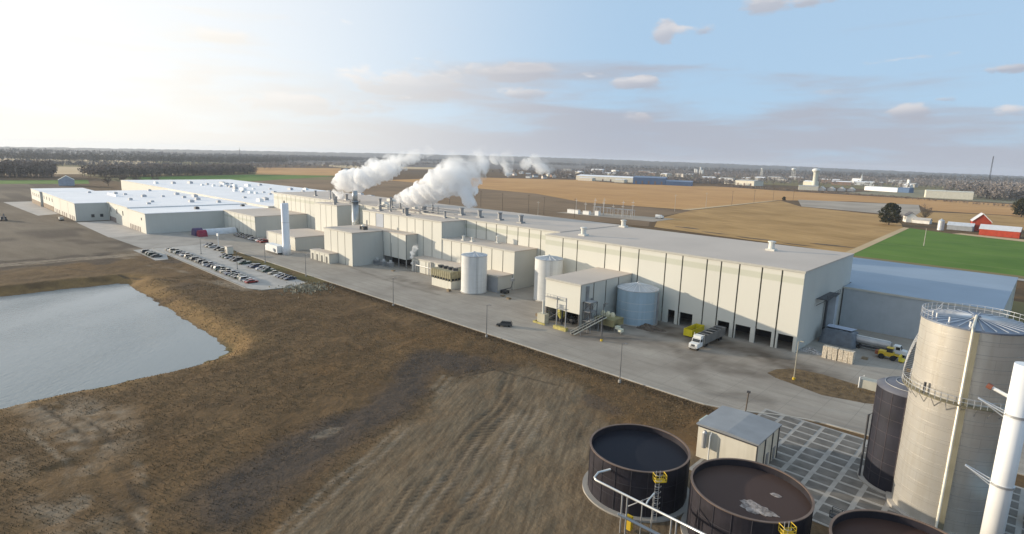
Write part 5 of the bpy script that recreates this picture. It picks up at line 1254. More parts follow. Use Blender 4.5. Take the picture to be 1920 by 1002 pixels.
# substation
for i in range(11):
    x = -338+i*6.2; y = 446+(i*7)%17; h = (14,11,15,12,16)[i%5]
    t = thing('substation_post', f'slender pale steel post in the substation, {ordn(i)} from the left', 'post', (x,y,0), group='substation posts')
    MB().lathe(x,y,[(.28,0),(.16,h)],6).build('pole', steel, t); B(x-1.6,x+1.6,y-.12,y+.12,h-2.4,h-2.1).build('crossbar', steel, t)
for i, x in enumerate((-318,-306,-294,-284)):
    t = thing('busbar_frame', f'low lattice busbar frame in the substation, {ordn(i)} from the left', 'frame', (x,455,0), group='busbar frames'); m = MB()
    for dx in (-4,0,4):
        for dy in (0,6): m.tube([(x+dx,452+dy,0),(x+dx,452+dy,7)], .16, 5)
    m.build('legs', steel, t); m = MB()
    for dy in (0,6): m.tube([(x-4,452+dy,7),(x+4,452+dy,7)], .2, 5)
    for k in range(5): m.tube([(x-4+2*k,452,7),(x-3+2*k,458,7)], .12, 4); m.tube([(x-4+2*k,452,3.5),(x-4+2*k,458,6)], .12, 4)
    m.build('beams', steel, t)
for i, (x, y, w, h) in enumerate(((-336,440,13,3.6),(-322,442,7,3.4),(-311,444,4,4.2))):
    t = thing('switch_house', ('long white','short white','narrow pale')[i]+' switchgear house in front of the substation', 'hut', (x,y,0), group='switchgear houses'); B(x-w/2,x+w/2,y-1.8,y+1.8,0,h).build('wall', whitep, t); B(x-w/2-.2,x+w/2+.2,y-2,y+2,h,h+.2).build('roof', roofgrey, t)
t = thing('parked_van', 'white truck standing on the track right of the substation', 'van', (-262,472,.2)); B(-266,-260.4,470.8,473.4,.8,3.4).build('body', twh, t); B(-260.3,-258.6,470.9,473.3,.8,2.6).build('cab', twh, t)
for x in (-265,-259.4): MB().tube([(x,470.7,.5),(x,473.5,.5)], .5, 10).build('wheel', tyre, t)

# ================================================================== FARM, TOWN, FAR THINGS
redm = pm('barn_red',(.42,.055,.025),.8,var=.15,scale=.5,streak=.3); barnroof = pm('barn_roof',(.56,.57,.60),.5,var=.06)
def gable(name, label, cx, cy, w, d, h, rise, wall, roofm, rot=0., cat='barn', group=None, windows=0):
    t = thing(name, label, cat, (cx, cy, .1), 0, group); t.rotation_euler.z = rot; ORIG[t.name] = (0,0,0)
    MB().extr_y([(-w/2,0),(w/2,0),(w/2,h),(0,h+rise),(-w/2,h)], -d/2, d/2).build('wall', wall, t)
    m = MB(); e = .4
    m.extr_y([(-w/2-e,h-e*rise/(w/2)+.03),(0,h+rise+.03),(w/2+e,h-e*rise/(w/2)+.03),(w/2+e,h-e*rise/(w/2)+.25),(0,h+rise+.28),(-w/2-e,h-e*rise/(w/2)+.25)], -d/2-e, d/2+e); m.build('roof', roofm, t)
    for k in range(windows):
        y = -d/2+d*(k+.5)/windows
        for sx in (-1,1): MB().box(sx*w/2-.05 if sx > 0 else -w/2-.06, sx*w/2+.06 if sx > 0 else -w/2+.05, y-.5, y+.5, h*.4, h*.75).build('window', win, t)
    return t
b = gable('red_barn','tall red gabled barn with pale edged roof behind the long barn',-47,642,13,16,8.5,6.5,redm,barnroof, R(10))
for sx in (-1,1): MB().tube([(sx*6.9,-8.45,8.2),(0,-8.45,15.2)], .28, 4).build('roof_edge', whitep, b)
b = gable('red_barn','long low red barn with white roof at the field edge',-31,601,10,25,5.2,3.2,redm,barnroof, R(88))
for y in (-7,7): MB().box(-5.1,-4.9,y-.8,y+.8,2.8,5).build('hay_door', whitep, b) if False else MB().box(4.95,5.12,y-.8,y+.8,3.6,5.2).build('hay_door', whitep, b)
gable('dark_shed','dark open shed at the right edge beside the red barns',-10,604,9,10,4.2,1.8,pm('shed_dark',(.06,.065,.07),.8),roofgrey, R(88),'shed')
gable('machine_shed','grey roofed open machine shed beside the small steel bin',-59,630,9,18,4,2.4,pm('shed_grey',(.30,.32,.34),.7),pm('shed_roof',(.50,.53,.57),.5), R(88),'shed')
b = gable('farmhouse','white farmhouse with dark roof under a bare tree',-104,678,9,13,6,3.6,pm('house_white',(.74,.72,.66),.7),pm('house_roof',(.09,.085,.09),.8), R(20),'house',windows=3)
gable('house_wing','low white wing joining the farmhouse on its right',-93,672,6,14,3.2,2,pm('house_white2',(.72,.70,.66),.7),pm('house_roof2',(.40,.38,.36),.8), R(80),'house')
t = thing('grain_bin','small bright steel grain bin beside the machine shed','silo',(-71,612,.1)); MB().cyl(-71,612,2.4,.1,8.2,20,caps=False).build('shell', pm('bin_steel',(.62,.62,.62),.4,metal=.4), t, True); MB().lathe(-71,612,[(2.55,8.1),(.3,9.8),(.3,10.1)],20).build('roof', silo_r, t)
# water towers and other landmarks
def water_tower(x, y, h, r, label, legs):
    t = thing('water_tower', label, 'water tower', (x,y,0)); wt = pm('water_tower_white',(.70,.70,.67),.5,var=.04)
    MB().lathe(x,y,[(r*.2,h-r*1.25),(r*.62,h-r*1.1),(r*.96,h-r*.7),(r,h-r*.5),(r*.9,h-r*.25),(r*.5,h-r*.04),(r*.05,h)],28).build('bowl', wt, t, True)
    if legs:
        m = MB()
        for k in range(5): a = 2*math.pi*k/5; m.tube([(x+r*math.cos(a),y+r*math.sin(a),0),(x+r*.75*math.cos(a),y+r*.75*math.sin(a),h-r*.9)], .5, 5)
        m.tube([(x,y,0),(x,y,h-r)], .7, 6); m.build('legs', wt, t)
    else: MB().lathe(x,y,[(r*.66,0),(r*.58,3),(r*.56,h-r*1.2),(r*.62,h-r*1.08)],28).build('shaft', pm('water_tower_shaft',(.62,.62,.54),.6,var=.05), t, True)
water_tower(-496,1731,48,10.5,'large white mushroom-headed water tower above the fields',False)
water_tower(-793,2476,46,9,'distant leggy white water tower above the town trees',True)
water_tower(-920,2480,42,5,'small far water tower left of the leggy one',True)
t = thing('grain_elevator','pair of pale grain elevator silos on the far skyline','silo',(-1132,2341,0))
for k, (dx, h) in enumerate(((-16,30),(-8,28),(8,38),(17,26))): MB().cyl(-1132+dx,2341,4.2,0,h,14).build('silo_tube', pm('elevator_pale',(.58,.57,.55),.7), t, True)
t = thing('lattice_mast','thin dark lattice mast rising above the right-hand woods','mast',(-107,1476,0)); m = MB()
for k in range(3): a = 2*math.pi*k/3; m.tube([(-107+1.4*math.cos(a),1476+1.4*math.sin(a),0),(-107+.5*math.cos(a),1476+.5*math.sin(a),82)], .28, 4)
m.build('legs', darkst, t); m = MB()
for k in range(27): a = k*2.1; m.tube([(-107+1.2*math.cos(a),1476+1.2*math.sin(a),k*3),(-107+1.2*math.cos(a+2.1),1476+1.2*math.sin(a+2.1),k*3+3)], .16, 4)
m.build('lacing', darkst, t)
t = thing('radio_mast','tiny dark mast on the far left skyline','mast',(-2329,909,0)); MB().lathe(-2329,909,[(1.0,0),(.4,62)],5).build('pole', darkst, t); MB().box(-2331,-2327,908.4,909.6,50,54).build('antenna', darkst, t)
t = gable('white_church','white church with pointed steeple among the far roofs',-510,2243,16,34,9,8,whitep,whitep,R(70),'church'); MB().lathe(0,-14,[(3,0),(3,20),(.1,34)],4).build('steeple', whitep, t)
t = gable('white_chapel','white tower building among the far roofs on the right',-320,1974,14,20,7,4,whitep,roofwht,R(70),'building'); MB().box(-2.6,2.6,-3,3,0,24).build('tower', whitep, t)
def far_hall(label, x0, y0, x1, y1, depth, h, wall, rmat, name='far_warehouse', group='far warehouses', nw=0):
    L_ = math.hypot(x1-x0, y1-y0); t = thing(name, label, 'warehouse', (x0,y0,.1), 0, group); t.rotation_euler.z = math.atan2(y1-y0, x1-x0); ORIG[t.name] = (0,0,0)
    MB().box(0,L_,0,depth,0,h).build('wall', wall, t); MB().extr_x([(-.3,h),(depth/2,h+depth*.05),(depth+.3,h)],-.4,L_+.4).build('roof', rmat, t)
    for k in range(nw):
        x = L_*(k+.5)/nw; MB().box(x-2,x+2,-.15,-.01,.2,h*.5).build('door', dockd, t)
fcream = pm('far_cream',(.68,.64,.53),.8,var=.08); fblue = pm('far_blue',(.10,.17,.30),.7,var=.1); fgrey = pm('far_grey',(.45,.44,.42),.8); fpink = pm('far_pinkwhite',(.66,.60,.54),.8)
far_hall('very long cream warehouse beyond the orange field',-926,1215,-757,1250,60,11,fcream,roofwht,nw=8)
far_hall('cream lean-to in front of the long far warehouse',-900,1190,-862,1198,20,7,fcream,roofwht)
far_hall('low cream block before the right end of the long far warehouse',-800,1205,-775,1210,20,7,fcream,roofwht)
far_hall('blue sided factory beyond the orange field',-735,1185,-668,1215,60,15,fblue,pm('far_blue_roof',(.16,.22,.32),.6),nw=5)
far_hall('lower blue wing right of the blue factory',-664,1210,-610,1235,50,9,fblue,pm('far_blue_roof2',(.18,.24,.34),.6))
far_hall('cream flat-roofed store right of the far orange field',-613,1478,-560,1466,40,12,fcream,fgrey,nw=3)
far_hall('small cream store left of the flat-roofed store',-660,1520,-628,1520,20,8,fcream,fgrey)
far_hall('cream store with grey end near the bush and pole',-425,1372,-388,1384,30,9,fcream,fgrey)
far_hall('long white shed with blue end wall beyond the lot',-343,1584,-271,1556,24,9,roofwht,roofwht,nw=0)
far_hall('blue shed continuing the long white shed',-270,1556,-248,1552,26,10,fblue,fblue)
far_hall('wide cream building in front of the right-hand woods',-186,1335,-116,1350,30,13,fcream,fcream)
for i, (x, y) in enumerate(((-385,1400),(-371,1420),(-356,1440),(-341,1460))):
    gable('hoop_barn', f'small pale hoop barn below the water tower, {ordn(i)} from the left', x, y, 13, 20, 4, 5, fpink, fpink, R(5), 'barn', 'hoop barns')
trng = random.Random(21)
wallset = [fcream, fpink, fgrey, whitep, pm('far_brick',(.30,.20,.15),.85)]
wn = ['cream','pinkish','grey','white','brick']
for i in range(26):
    az = R(5.5+i*1.15+trng.uniform(-.4,.4)) ; D = trng.uniform(1750,2500) if i % 2 else trng.uniform(2100,3000)
    a = yaw+az; x, y = D*math.sin(a), D*math.cos(a); k = trng.randrange(5); w, d, h = trng.uniform(25,60), trng.uniform(14,28), trng.uniform(7,12)
    t = thing('town_building', f'{wn[k]} roofed town building on the far plain, {ordn(i)} from the left', 'building', (x,y,.1), 0, 'town buildings on the far plain'); t.rotation_euler.z = trng.uniform(-.3,.3); ORIG[t.name] = (0,0,0)
    MB().box(-w/2,w/2,-d/2,d/2,0,h).build('wall', wallset[k], t); MB().extr_x([(-d/2-.5,h),(0,h+d*.12),(d/2+.5,h)],-w/2-.5,w/2+.5).build('roof', [roofwht,fgrey,pm('far_dark_roof',(.14,.13,.13),.8)][trng.randrange(3)], t)
for i in range(34):
    az = R(-1+i*.42+trng.uniform(-.3,.3)); D = trng.uniform(1500,2100); a = yaw+az; x, y = D*math.sin(a), D*math.cos(a); k = trng.randrange(5)
    gable('town_house', f'{wn[k]} house among the trees behind the long far warehouse, {ordn(i)} from the left', x, y, trng.uniform(9,12), trng.uniform(11,16), 5, 3.5, wallset[k], [fgrey,pm('far_dark_roof',(.14,.13,.13),.8)][i%2], trng.uniform(0,3), 'house', 'town houses')
gable('grey_barn','grey round-roofed barn beyond the left warehouses',-918,142,16,18,7,5,pm('barn_bluegrey',(.36,.40,.46),.7),pm('barn_pale_roof',(.52,.56,.52),.6),R(80),'barn')
gable('field_house','tiny white house beyond the steam on the far field',-1500,880,10,14,5,3,whitep,fgrey,.3,'house'); gable('field_house','tiny white shed right of the far field house',-1400,930,9,12,4,3,whitep,fgrey,.8,'house')

# ================================================================== VEGETATION
def leaf_mat(name, c, c2, tr=.0):
    m = pm(name, c, .9, var=.35, scale=.15, c2=c2, spec=.1); return m
def raw_mesh(name, V, F, mat):
    me = bpy.data.meshes.new(name); V = np.asarray(V, np.float32); F = np.asarray(F, np.int32); k = F.shape[1]
    me.vertices.add(len(V)); me.vertices.foreach_set('co', V.ravel()); me.loops.add(F.size); me.loops.foreach_set('vertex_index', F.ravel())
    me.polygons.add(len(F)); me.polygons.foreach_set('loop_start', np.arange(0, F.size, k)); me.polygons.foreach_set('loop_total', np.full(len(F), k)); me.update(); me.materials.append(mat)
    o = bpy.data.objects.new(name, me); col.objects.link(o); return o
def cards(centers, size, rng_, flat=0.):
    """small randomly turned quads, one per centre"""
    n = len(centers); a = rng_.normal(size=(n,3)); a /= np.linalg.norm(a,axis=1)[:,None]; b = rng_.normal(size=(n,3)); b -= (a*b).sum(1)[:,None]*a; b /= np.linalg.norm(b,axis=1)[:,None]
    s = (size*(.6+.8*rng_.random(n)))[:,None]; c = centers
    V = np.stack([c-a*s-b*s*.6, c+a*s-b*s*.5, c+a*s*.8+b*s*.6, c-a*s*.9+b*s*.55], 1).reshape(-1,3); F = np.arange(4*n).reshape(n,4); return V, F
def wood_mass(name, label, path, depth, n, h, mat, seed, per=46, leaf=.085):
    rg = np.random.default_rng(seed); P = np.array(path, float); seg = np.linalg.norm(np.diff(P,axis=0),axis=1); cum = np.concatenate([[0],np.cumsum(seg)])
    u = rg.random(n)*cum[-1]; i = np.clip(np.searchsorted(cum,u)-1,0,len(seg)-1); q = (u-cum[i])/seg[i]; base = P[i]+(P[i+1]-P[i])*q[:,None]
    d = (P[i+1]-P[i])/seg[i][:,None]; nrm = np.stack([-d[:,1],d[:,0]],1); base = base+nrm*((rg.random(n)-.5)*depth)[:,None]
    H = h*(.65+.5*rg.random(n)); Vs = []; Fs = []; off = 0
    rad = H*.36
    cen = np.repeat(np.concatenate([base, (H*.58)[:,None]],1), per, 0); rr = np.repeat(np.stack([rad,rad,H*.42],1), per, 0)
    v = rg.normal(size=(n*per,3)); v /= np.linalg.norm(v,axis=1)[:,None]; v *= (rg.random(n*per)**.45)[:,None]
    V, F = cards(cen+v*rr, np.repeat(H*leaf, per), rg)
    # trunks as thin slivers of real width
    tb = np.concatenate([base, np.zeros((n,1))],1); w = H*.02
    T = []; TF = []
    k0 = len(V)
    for k in range(3):
        a = 2*math.pi*k/3; a2 = 2*math.pi*(k+1)/3
        q_ = np.stack([tb+np.stack([w*math.cos(a),w*math.sin(a),w*0],1), tb+np.stack([w*math.cos(a2),w*math.sin(a2),w*0],1), tb+np.stack([w*.3*math.cos(a2),w*.3*math.sin(a2),H*.8],1), tb+np.stack([w*.3*math.cos(a),w*.3*math.sin(a),H*.8],1)],1).reshape(-1,3)
        T.append(q_)
    T = np.concatenate(T); TF = np.arange(len(T)).reshape(-1,4)+k0
    o = raw_mesh(name, np.concatenate([V,T]), np.concatenate([F,TF]), mat); return struct(o, 'stuff', label, 'woods')
wm1 = leaf_mat('hazed_brown_wood', (0.182,0.146,0.122), (0.329,0.256,0.208)); wm2 = leaf_mat('bare_wood_grey', (0.173,0.154,0.146), (0.325,0.284,0.260)); wm3 = leaf_mat('dark_wood', (0.066,0.062,0.055), (0.125,0.109,0.091))  # first tone: bare brown wood, lightened in colour to suggest haze
wood_mass('woodland', 'dark brown wood at the left edge beyond the green strip', [(-1215,-60),(-1200,60),(-1165,165)], 60, 420, 24, wm1, 1, 110, .045)
wood_mass('woodland', 'long dark wood behind the rear warehouse', [(-1155,215),(-1230,360),(-1345,545)], 60, 560, 20, wm1, 2, 110, .045)
wood_mass('woodland', 'scattered hedge trees between far left fields', [(-1900,100),(-1720,420),(-1650,640)], 60, 260, 14, wm2, 3)
wood_mass('woodland', 'far blue-grey forest belt along the left skyline', [(-2900,-300),(-2900,250),(-2880,800),(-3300,1700),(-4200,2500)], 260, 1700, 24, wm3, 4, 22)
wood_mass('woodland', 'distant forest belt behind the steam', [(-4400,2600),(-4450,3600),(-4300,4300),(-3600,4700)], 400, 1300, 26, wm3, 5, 20)
wood_mass('woodland', 'brown wood right of the wide cream building', [(-120,1420),(-60,1520),(60,1640),(260,1750)], 130, 520, 24, wm2, 6, 100, .048)
wood_mass('woodland', 'hazy trees behind the right-hand wood', [(-220,2000),(120,2100),(500,2200)], 300, 600, 24, wm2, 7, 30)
wood_mass('town_trees', 'bare trees scattered through the town on the plain', [(-1500,1750),(-1000,1900),(-650,2200),(-300,2500),(100,2700)], 900, 1500, 15, wm2, 8, 26)
wood_mass('town_trees', 'bare trees crowding behind the long far warehouse', [(-1080,1330),(-930,1440),(-760,1520),(-640,1560)], 260, 620, 13, wm2, 9, 34)
wood_mass('woodland', 'low hedge line along the far edge of the orange field', [(-600,1330),(-450,1290),(-230,1235),(-80,1150),(60,1050)], 10, 300, 5, wm1, 10, 30)
wood_mass('woodland', 'grey belt of trees across the far plain', [(-2200,3000),(-1500,3400),(-700,3700),(200,3900),(1000,4000)], 700, 1500, 22, wm3, 12, 18)
wood_mass('woodland', 'far wooded belt toward the horizon right of the steam', [(-3500,4200),(-2300,4900),(-800,5300),(900,5500)], 900, 1500, 26, wm3, 13, 16)
wood_mass('shrubs', 'scrub and small trees along the ditch behind the long roof', [(-1000,330),(-800,300),(-600,305)], 12, 120, 5, wm1, 14, 30)

wood_mass('woodland', 'hazy wood belt across the left plain in front of the skyline', [(-2450,-200),(-2350,300),(-2300,700),(-2500,1150)], 160, 900, 22, wm3, 15, 24)
wood_mass('woodland', 'far left skyline forest behind the other belts', [(-4200,-500),(-4100,600),(-4300,1700),(-5200,2900)], 500, 1500, 28, wm3, 16, 18)
wood_mass('woodland', 'scattered copses on the middle left plain', [(-1750,640),(-1900,1000),(-2300,1500),(-2900,2300)], 300, 420, 17, wm2, 17, 26)
wood_mass('woodland', 'grey woods beyond the town toward the right skyline', [(-1900,2700),(-1100,2950),(-300,3050),(700,3100)], 600, 1500, 19, wm2, 18, 20)
def tree(name, label, x, y, h, kind, seed, group=None):
    rg = np.random.default_rng(seed); t = thing(name, label, 'tree', (x,y,0), group=group)
    bark = pm('bark_brown',(.085,.065,.05),.9,var=.3)
    m = MB()
    if kind == 'conifer':
        m.lathe(0,0,[(h*.03,0),(h*.02,h*.3),(.05,h*.95)],7); m.build('trunk', bark, t, world=False)
        n = 4200; z = rg.random(n); a = rg.random(n)*2*math.pi; r = h*.46*np.sqrt(np.clip(1-(np.abs(z-.34)/.68)**2.1,0,1))*(.45+.55*rg.random(n)**.5)*(.82+.22*np.sin(a*3+z*9)+.12*np.sin(a*7-z*17))
        c = np.stack([r*np.cos(a), r*np.sin(a), h*(.12+.88*z)],1); V, F = cards(c, np.full(n, h*.024), rg)
        o = raw_mesh('crown', V, F, leaf_mat('conifer_green',(.022,.030,.016),(.060,.058,.028))); o.parent = t
    else:
        m.lathe(0,0,[(h*.028,0),(h*.02,h*.25),(h*.012,h*.55)],7)
        tips = []
        for k in range(26):
            a = rg.random()*6.28; e = .35+.75*rg.random(); z0 = h*(.18+.35*rg.random()); L_ = h*(.25+.25*rg.random())
            p1 = Vector((0,0,z0)); p2 = p1+Vector((math.cos(a)*math.cos(e),math.sin(a)*math.cos(e),math.sin(e)))*L_*.5; p3 = p2+Vector((math.cos(a+.4)*math.cos(e+.2),math.sin(a+.4)*math.cos(e+.2),math.sin(e+.2)))*L_*.6
            m.tube([p1,p2,p3], h*.006, 4); tips += [p2,p3,(p2+p3)/2]
        m.build('trunk', bark, t, world=False)
        b = MB()
        for p in tips:
            for q in range(9):
                d = Vector(rg.normal(size=3)); d.z = abs(d.z)*.8; d = d.normalized()*h*(.08+.10*rg.random()); b.tube([p, p+d*.5+Vector(rg.normal(size=3))*h*.01, p+d], h*.0022, 3)
        b.build('twigs', pm('twig_brown',(.16,.125,.095),.9,var=.3), t, world=False)
    return t
tree('conifer','single dark conifer at the corner of the green field',-111,622,20,'conifer',31)
tree('bare_tree','large bare tree behind the white farmhouse',-93,684,18,'bare',32)
tree('bare_tree','small bare tree left of the white farmhouse',-112,672,10,'bare',36)
tree('evergreen_clump','dark bushy evergreen at the right edge above the red barns',-30,896,22,'conifer',33)
tree('field_bush','round dark bush beside the gravel lot',-299,905,6,'conifer',34)
for i, (x, y, h) in enumerate(((-888,180,16),(-872,192,18),(-860,206,15),(-900,214,17),(-846,222,14),(-880,232,15))): tree('bare_tree', f'bare tree beyond the left white roofs, {ordn(i)} in its clump', x, y, h, 'bare', 40+i, 'bare trees beyond the white roofs')

# dry grass and weeds of the open ground, and reeds on the verge
def tufts(name, label, X, Y, hgt, mat, seed, zfun):
    rg = np.random.default_rng(seed); n = len(X); k = 3
    Z = zfun(X, Y); V = np.zeros((n,k,4,3), np.float32)
    for j in range(k):
        a = rg.random(n)*math.pi; h = hgt*(.5+rg.random(n)); w = h*(.22+.2*rg.random(n)); lx = (rg.random(n)-.5)*h*.9; ly = (rg.random(n)-.5)*h*.9
        ca, sa = np.cos(a), np.sin(a)
        V[:,j,0] = np.stack([X-ca*w,Y-sa*w,Z-.05],1); V[:,j,1] = np.stack([X+ca*w,Y+sa*w,Z-.05],1)
        V[:,j,2] = np.stack([X+ca*w*.5+lx,Y+sa*w*.5+ly,Z+h],1); V[:,j,3] = np.stack([X-ca*w*.7+lx,Y-sa*w*.7+ly,Z+h*.8],1)
    V = V.reshape(-1,3); F = np.arange(len(V)).reshape(-1,4); return struct(raw_mesh(name, V, F, mat), 'stuff', label, 'grass')

def ground_z(X, Y):
    d = polydist(X, Y, POND)+(fbm(X*.12, Y*.12, 3, 5)-.5)*2.0
    Z = np.where(d > 0, -3.2, -2.5*(1-sstep(0, 8.5, -d)))
    rough = (fbm(X*.25, Y*.25, 4, 9)-.5)*.5+(fbm(X*.9, Y*.9, 3, 31)-.5)*.22
    edge = sstep(110.4, 106, Y); return Z+np.minimum(rough,.12)*edge-.12*edge
rg = np.random.default_rng(5)
X = rg.uniform(-250,-5,90000); Y = rg.uniform(-5,110.6,90000)
keep = (polydist(X,Y,POND) < -1)&(polydist(X,Y,[(-64,5),(-70,32),(-93,80),(-89,101),(-72,101),(-50,86),(-42,90),(-30,90),(10,60),(10,5)]) < 3*rg.random(90000)-1)&(segdist(X,Y,[(-140,10),(-124,15),(-104,17),(-86,17)]) > 5*rg.random(90000))&(segdist(X,Y,[(-82,36),(-88,50),(-99,74),(-106,90)]) > 6*rg.random(90000))
keep &= ~((X > -46)&(Y > 60))&(fbm(X*.08,Y*.08,3,44) > .34)&~((X < -203)&(Y > 82))
X, Y = X[keep], Y[keep]
grass_m = pm('dry_grass', (.175,.122,.068), .95, var=.35, scale=.25, c2=(.29,.21,.125), spec=.1)
tufts('dry_grass', 'short dry brown grass over the open ground', X, Y, np.full(len(X), .14), grass_m, 6, ground_z)
X = rg.uniform(-205,-44,5200); Y = 111.0-np.abs(rg.normal(0,1.5,5200))-.6
tufts('verge_weeds', 'dry brown weeds along the road verge', X, Y, np.full(len(X), .16), pm('verge_weed',(.15,.105,.065),.95,var=.35,c2=(.25,.18,.11)), 7, ground_z)
X = rg.normal(-200,4.5,420); Y = rg.normal(99,4.,420)
tufts('reed_patch', 'pale reeds and rough stalks at the end of the parking lot', X, Y, np.full(len(X), .5), pm('reed_pale',(.36,.32,.22),.95,var=.35,c2=(.55,.50,.38)), 8, ground_z)
X = rg.uniform(-56,-41,900); Y = rg.uniform(96,111,900)
tufts('scrub_weeds', 'tangled dark weeds behind the small pump building', X, Y, np.full(len(X), .17), pm('scrub_weed',(.15,.105,.065),.95,var=.4,c2=(.28,.205,.125)), 9, ground_z)
X = rg.uniform(-44,-22,700); Y = rg.uniform(138,149,700)
tufts('verge_plants', 'brown ornamental grass in the soil verge', X, Y, np.full(len(X), .12), pm('verge_plant',(.16,.11,.05),.95,var=.35,c2=(.26,.19,.09)), 10, lambda x, y: x*0+.02)

# ================================================================== STEAM AND HAZE
def steam(name, label, spheres, dens, seed, vox=.8, nscale=.13, disp=2.0):
    import bmesh
    bm = bmesh.new()
    for x, y, z, r in spheres: bmesh.ops.create_icosphere(bm, subdivisions=3, radius=r, matrix=Matrix.Translation((x,y,z)))
    me = bpy.data.meshes.new(name); bm.to_mesh(me); bm.free()
    m = bpy.data.materials.new(name+'_volume'); m.use_nodes = True; nt = m.node_tree; N = nt.nodes; L = nt.links; N.remove(N['Principled BSDF'])
    pv = N.new('ShaderNodeVolumePrincipled'); pv.inputs['Color'].default_value = (.998,.998,.998,1); pv.inputs['Anisotropy'].default_value = .0
    geo = N.new('ShaderNodeNewGeometry'); n = N.new('ShaderNodeTexNoise'); n.inputs['Scale'].default_value = nscale; n.inputs['Detail'].default_value = 6; n.inputs['Roughness'].default_value = .66; n.inputs['Distortion'].default_value = .8
    L.new(geo.outputs['Position'], n.inputs['Vector'])
    # density thins with height and toward ragged edges
    sp = N.new('ShaderNodeSeparateXYZ'); L.new(geo.outputs['Position'], sp.inputs[0])
    zs = [s[2] for s in spheres]; hf = N.new('ShaderNodeMapRange'); L.new(sp.outputs[2], hf.inputs[0]); hf.inputs[1].default_value = min(zs)+.30*(max(zs)-min(zs)); hf.inputs[2].default_value = max(zs); hf.inputs[3].default_value = 1; hf.inputs[4].default_value = .06
    mr = N.new('ShaderNodeMapRange'); mr.interpolation_type = 'SMOOTHSTEP'; L.new(n.outputs['Fac'], mr.inputs[0]); mr.inputs[1].default_value = .40; mr.inputs[2].default_value = .60; mr.inputs[4].default_value = dens
    mu = N.new('ShaderNodeMath'); mu.operation = 'MULTIPLY'; L.new(mr.outputs[0], mu.inputs[0]); L.new(hf.outputs[0], mu.inputs[1]); L.new(mu.outputs[0], pv.inputs['Density'])
    L.new(pv.outputs[0], N['Material Output'].inputs['Volume']); me.materials.append(m)
    try: m.cycles.volume_step_rate = .25
    except Exception: pass
    o = bpy.data.objects.new(name, me); col.objects.link(o)
    rm_ = o.modifiers.new('union', 'REMESH'); rm_.mode = 'VOXEL'; rm_.voxel_size = vox
    me2 = bpy.data.meshes.new_from_object(o.evaluated_get(bpy.context.evaluated_depsgraph_get())); o.modifiers.clear()
    nv = len(me2.vertices); co = np.zeros(nv*3); no = np.zeros(nv*3); me2.vertices.foreach_get('co', co); me2.vertices.foreach_get('normal', no)
    co = co.reshape(-1,3); no = no.reshape(-1,3); k = .32*.8/vox
    dn = (fbm(co[:,0]*k+co[:,2]*k*.7, co[:,1]*k+co[:,2]*k*.9, 4, seed)-.5)*2*disp
    me2.vertices.foreach_set('co', (co+no*dn[:,None]).ravel()); me2.update()
    if not me2.materials: me2.materials.append(m)
    o.data = me2
    struct(o, 'stuff', label, 'steam'); return o
p1 = [(-302.3,172,24.6,1.4),(-303.6,173.5,28.1,2.8),(-302.4,175,32.5,4.4),(-299,176.5,33.9,5.4),(-292.3,178,34.8,5.6),(-285.2,179.5,36.9,5.4),(-278.3,181,38.4,4.8),(-271.2,182.5,41,4.8),(-264.2,184,43.5,4.2),(-258,185.5,46,3.8),(-252.9,187,48.4,3.1),(-290.8,188.5,42.9,3.6),(-276.9,190,46.3,3.4),(-255.2,191.5,49.6,2.8)]
p2 = [(-246.8,174,27.2,1.8),(-243,175.2,27.4,2.6),(-237.8,176.4,28.8,4),(-231.5,177.6,30.8,5),(-225.3,178.8,33.8,6),(-219.4,180,36.7,6.8),(-214.5,181.2,39.5,6.4),(-212.8,182.4,43.1,5.4),(-215,183.6,46.1,4),(-210.8,184.8,37.3,5.3),(-206.6,186,33.7,4.2),(-206.3,187.2,29.1,3.3),(-204.2,188.4,41.4,4.2),(-201.8,189.6,46,3.6)]
steam('steam_plume', 'billowing white steam plume above the narrow tall block', [(x,y,z+.5,r*1.25) for x,y,z,r in p1]+[(-285,186,44,4.5),(-268,188,48,4.2),(-262,190,50.5,3.6),(-250,190,51,3.4),(-244,192,52.5,3.2)], 1.0, 1)
steam('steam_plume', 'largest white steam plume rising over the long hall roof', [(x,y,z+.5,r*1.22) for x,y,z,r in p2]+[(-222,184,41,5.5),(-208,186,44.5,5),(-203,189,50,4),(-215,185,49,4.2)], 1.0, 2)
steam('steam_wisp', 'thin fading steam wisps drifting right of the largest plume', [(-201.4,190.8,49,3.4),(-201,191,45,2.6),(-186.6,192,49.4,3.6),(-185.9,193.2,44.6,2.8),(-177.1,194.4,47.7,2.6),(-168.6,195.6,47.1,3.2),(-164.9,196.8,45.3,2.2),(-193,191,50,2.6),(-172,195,50,2.6),(-187,193,52,3),(-203,191,53,3)], .4, 3)
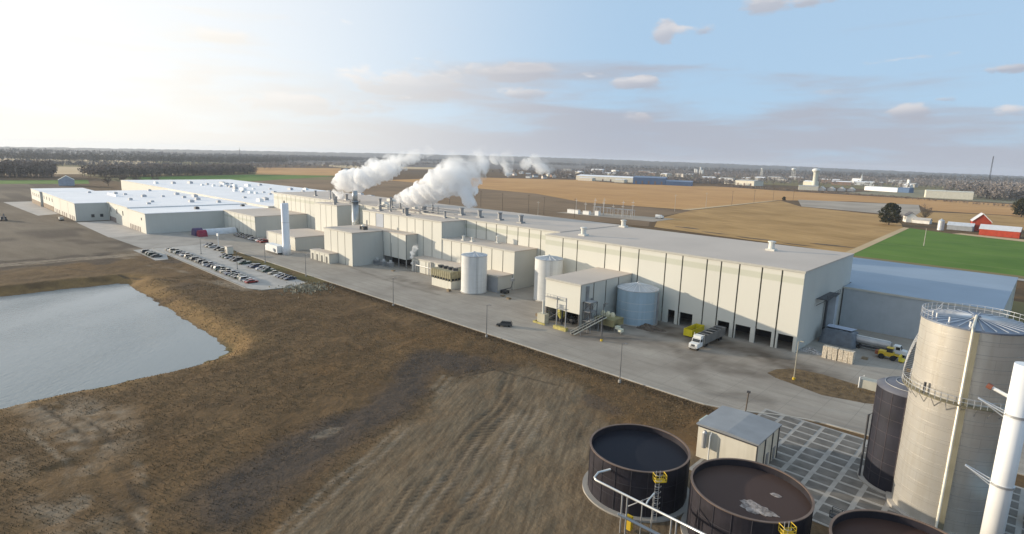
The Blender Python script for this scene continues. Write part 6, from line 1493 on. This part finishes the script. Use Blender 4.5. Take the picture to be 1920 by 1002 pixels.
steam('steam_wisp', 'small steam puff beside the pump house wall', [(-201.7,149.5,6.4,.8),(-200.9,149.5,8.4,1.3),(-199.4,149.5,10.5,1.5),(-198.2,149.5,12.1,1.0),(-201.6,149.5,3.5,.8)], 2.6, 4, .3, .5, .5)
def build_haze():
    m = bpy.data.materials.new('haze_air'); m.use_nodes = True; nt = m.node_tree; nt.nodes.remove(nt.nodes['Principled BSDF'])
    pv = nt.nodes.new('ShaderNodeVolumePrincipled'); pv.inputs['Color'].default_value = (.80,.88,1.0,1); pv.inputs['Density'].default_value = 6.2e-5; pv.inputs['Anisotropy'].default_value = .2
    nt.links.new(pv.outputs[0], nt.nodes['Material Output'].inputs['Volume'])
    o = B(-10400,10400,-10400,10400,-6.5,104).build('haze', m); struct(o, 'stuff')
build_haze()

# ================================================================== SUB-PARTS: pieces that belong to one part of a thing
SUB = {'roof_rib':'roof_cone','roof_rail':'roof_cone','roof_nozzle':'roof_cone','walkway_rail':'ring_walkway','walkway_bracket':'ring_walkway','instrument_post':'ring_walkway','stair_tread':'stair_stringers','stair_rail':'stair_stringers','weld_seams':'shell',
       'shell_seams':'shell','rim':'shell','foam_patch':'liquid','platform_rail':'platform','rail_posts':'platform','ladder_cage':'ladder','roof_ribs':'roof','roof_vent':'roof','rooftop_unit':'roof','eave_trim':'roof','roof_pipe':'roof','parapet':'roof','roof_edge':'roof',
       'dome_hoop':'roof_dome','bracket':'clamp_band','nozzle_flange':'side_nozzle','windscreen':'cab','side_window':'cab','grille':'cab','bumper':'cab','wind_deflector':'cab','trailer_bow':'trailer_floor','trailer_side':'trailer_floor','trailer_front':'trailer_floor','trailer_tail':'trailer_floor',
       'catwalk':'barrel','cab_roof':'cab','bushings':'tank','cooling_fins':'tank','intake_posts':'intake','louvre_panel':'casing','fan_ring':'casing'}
for o in list(bpy.data.objects):
    if o.parent is None or o.parent.parent is not None or o.type != 'MESH': continue
    want = SUB.get(o.name.split('.')[0])
    if not want: continue
    for q in o.parent.children:
        if q.name.split('.')[0] == want and q is not o and q.type == 'MESH' and tuple(q.location) == (0,0,0) and q.rotation_euler.z == 0:
            o.parent = q; break
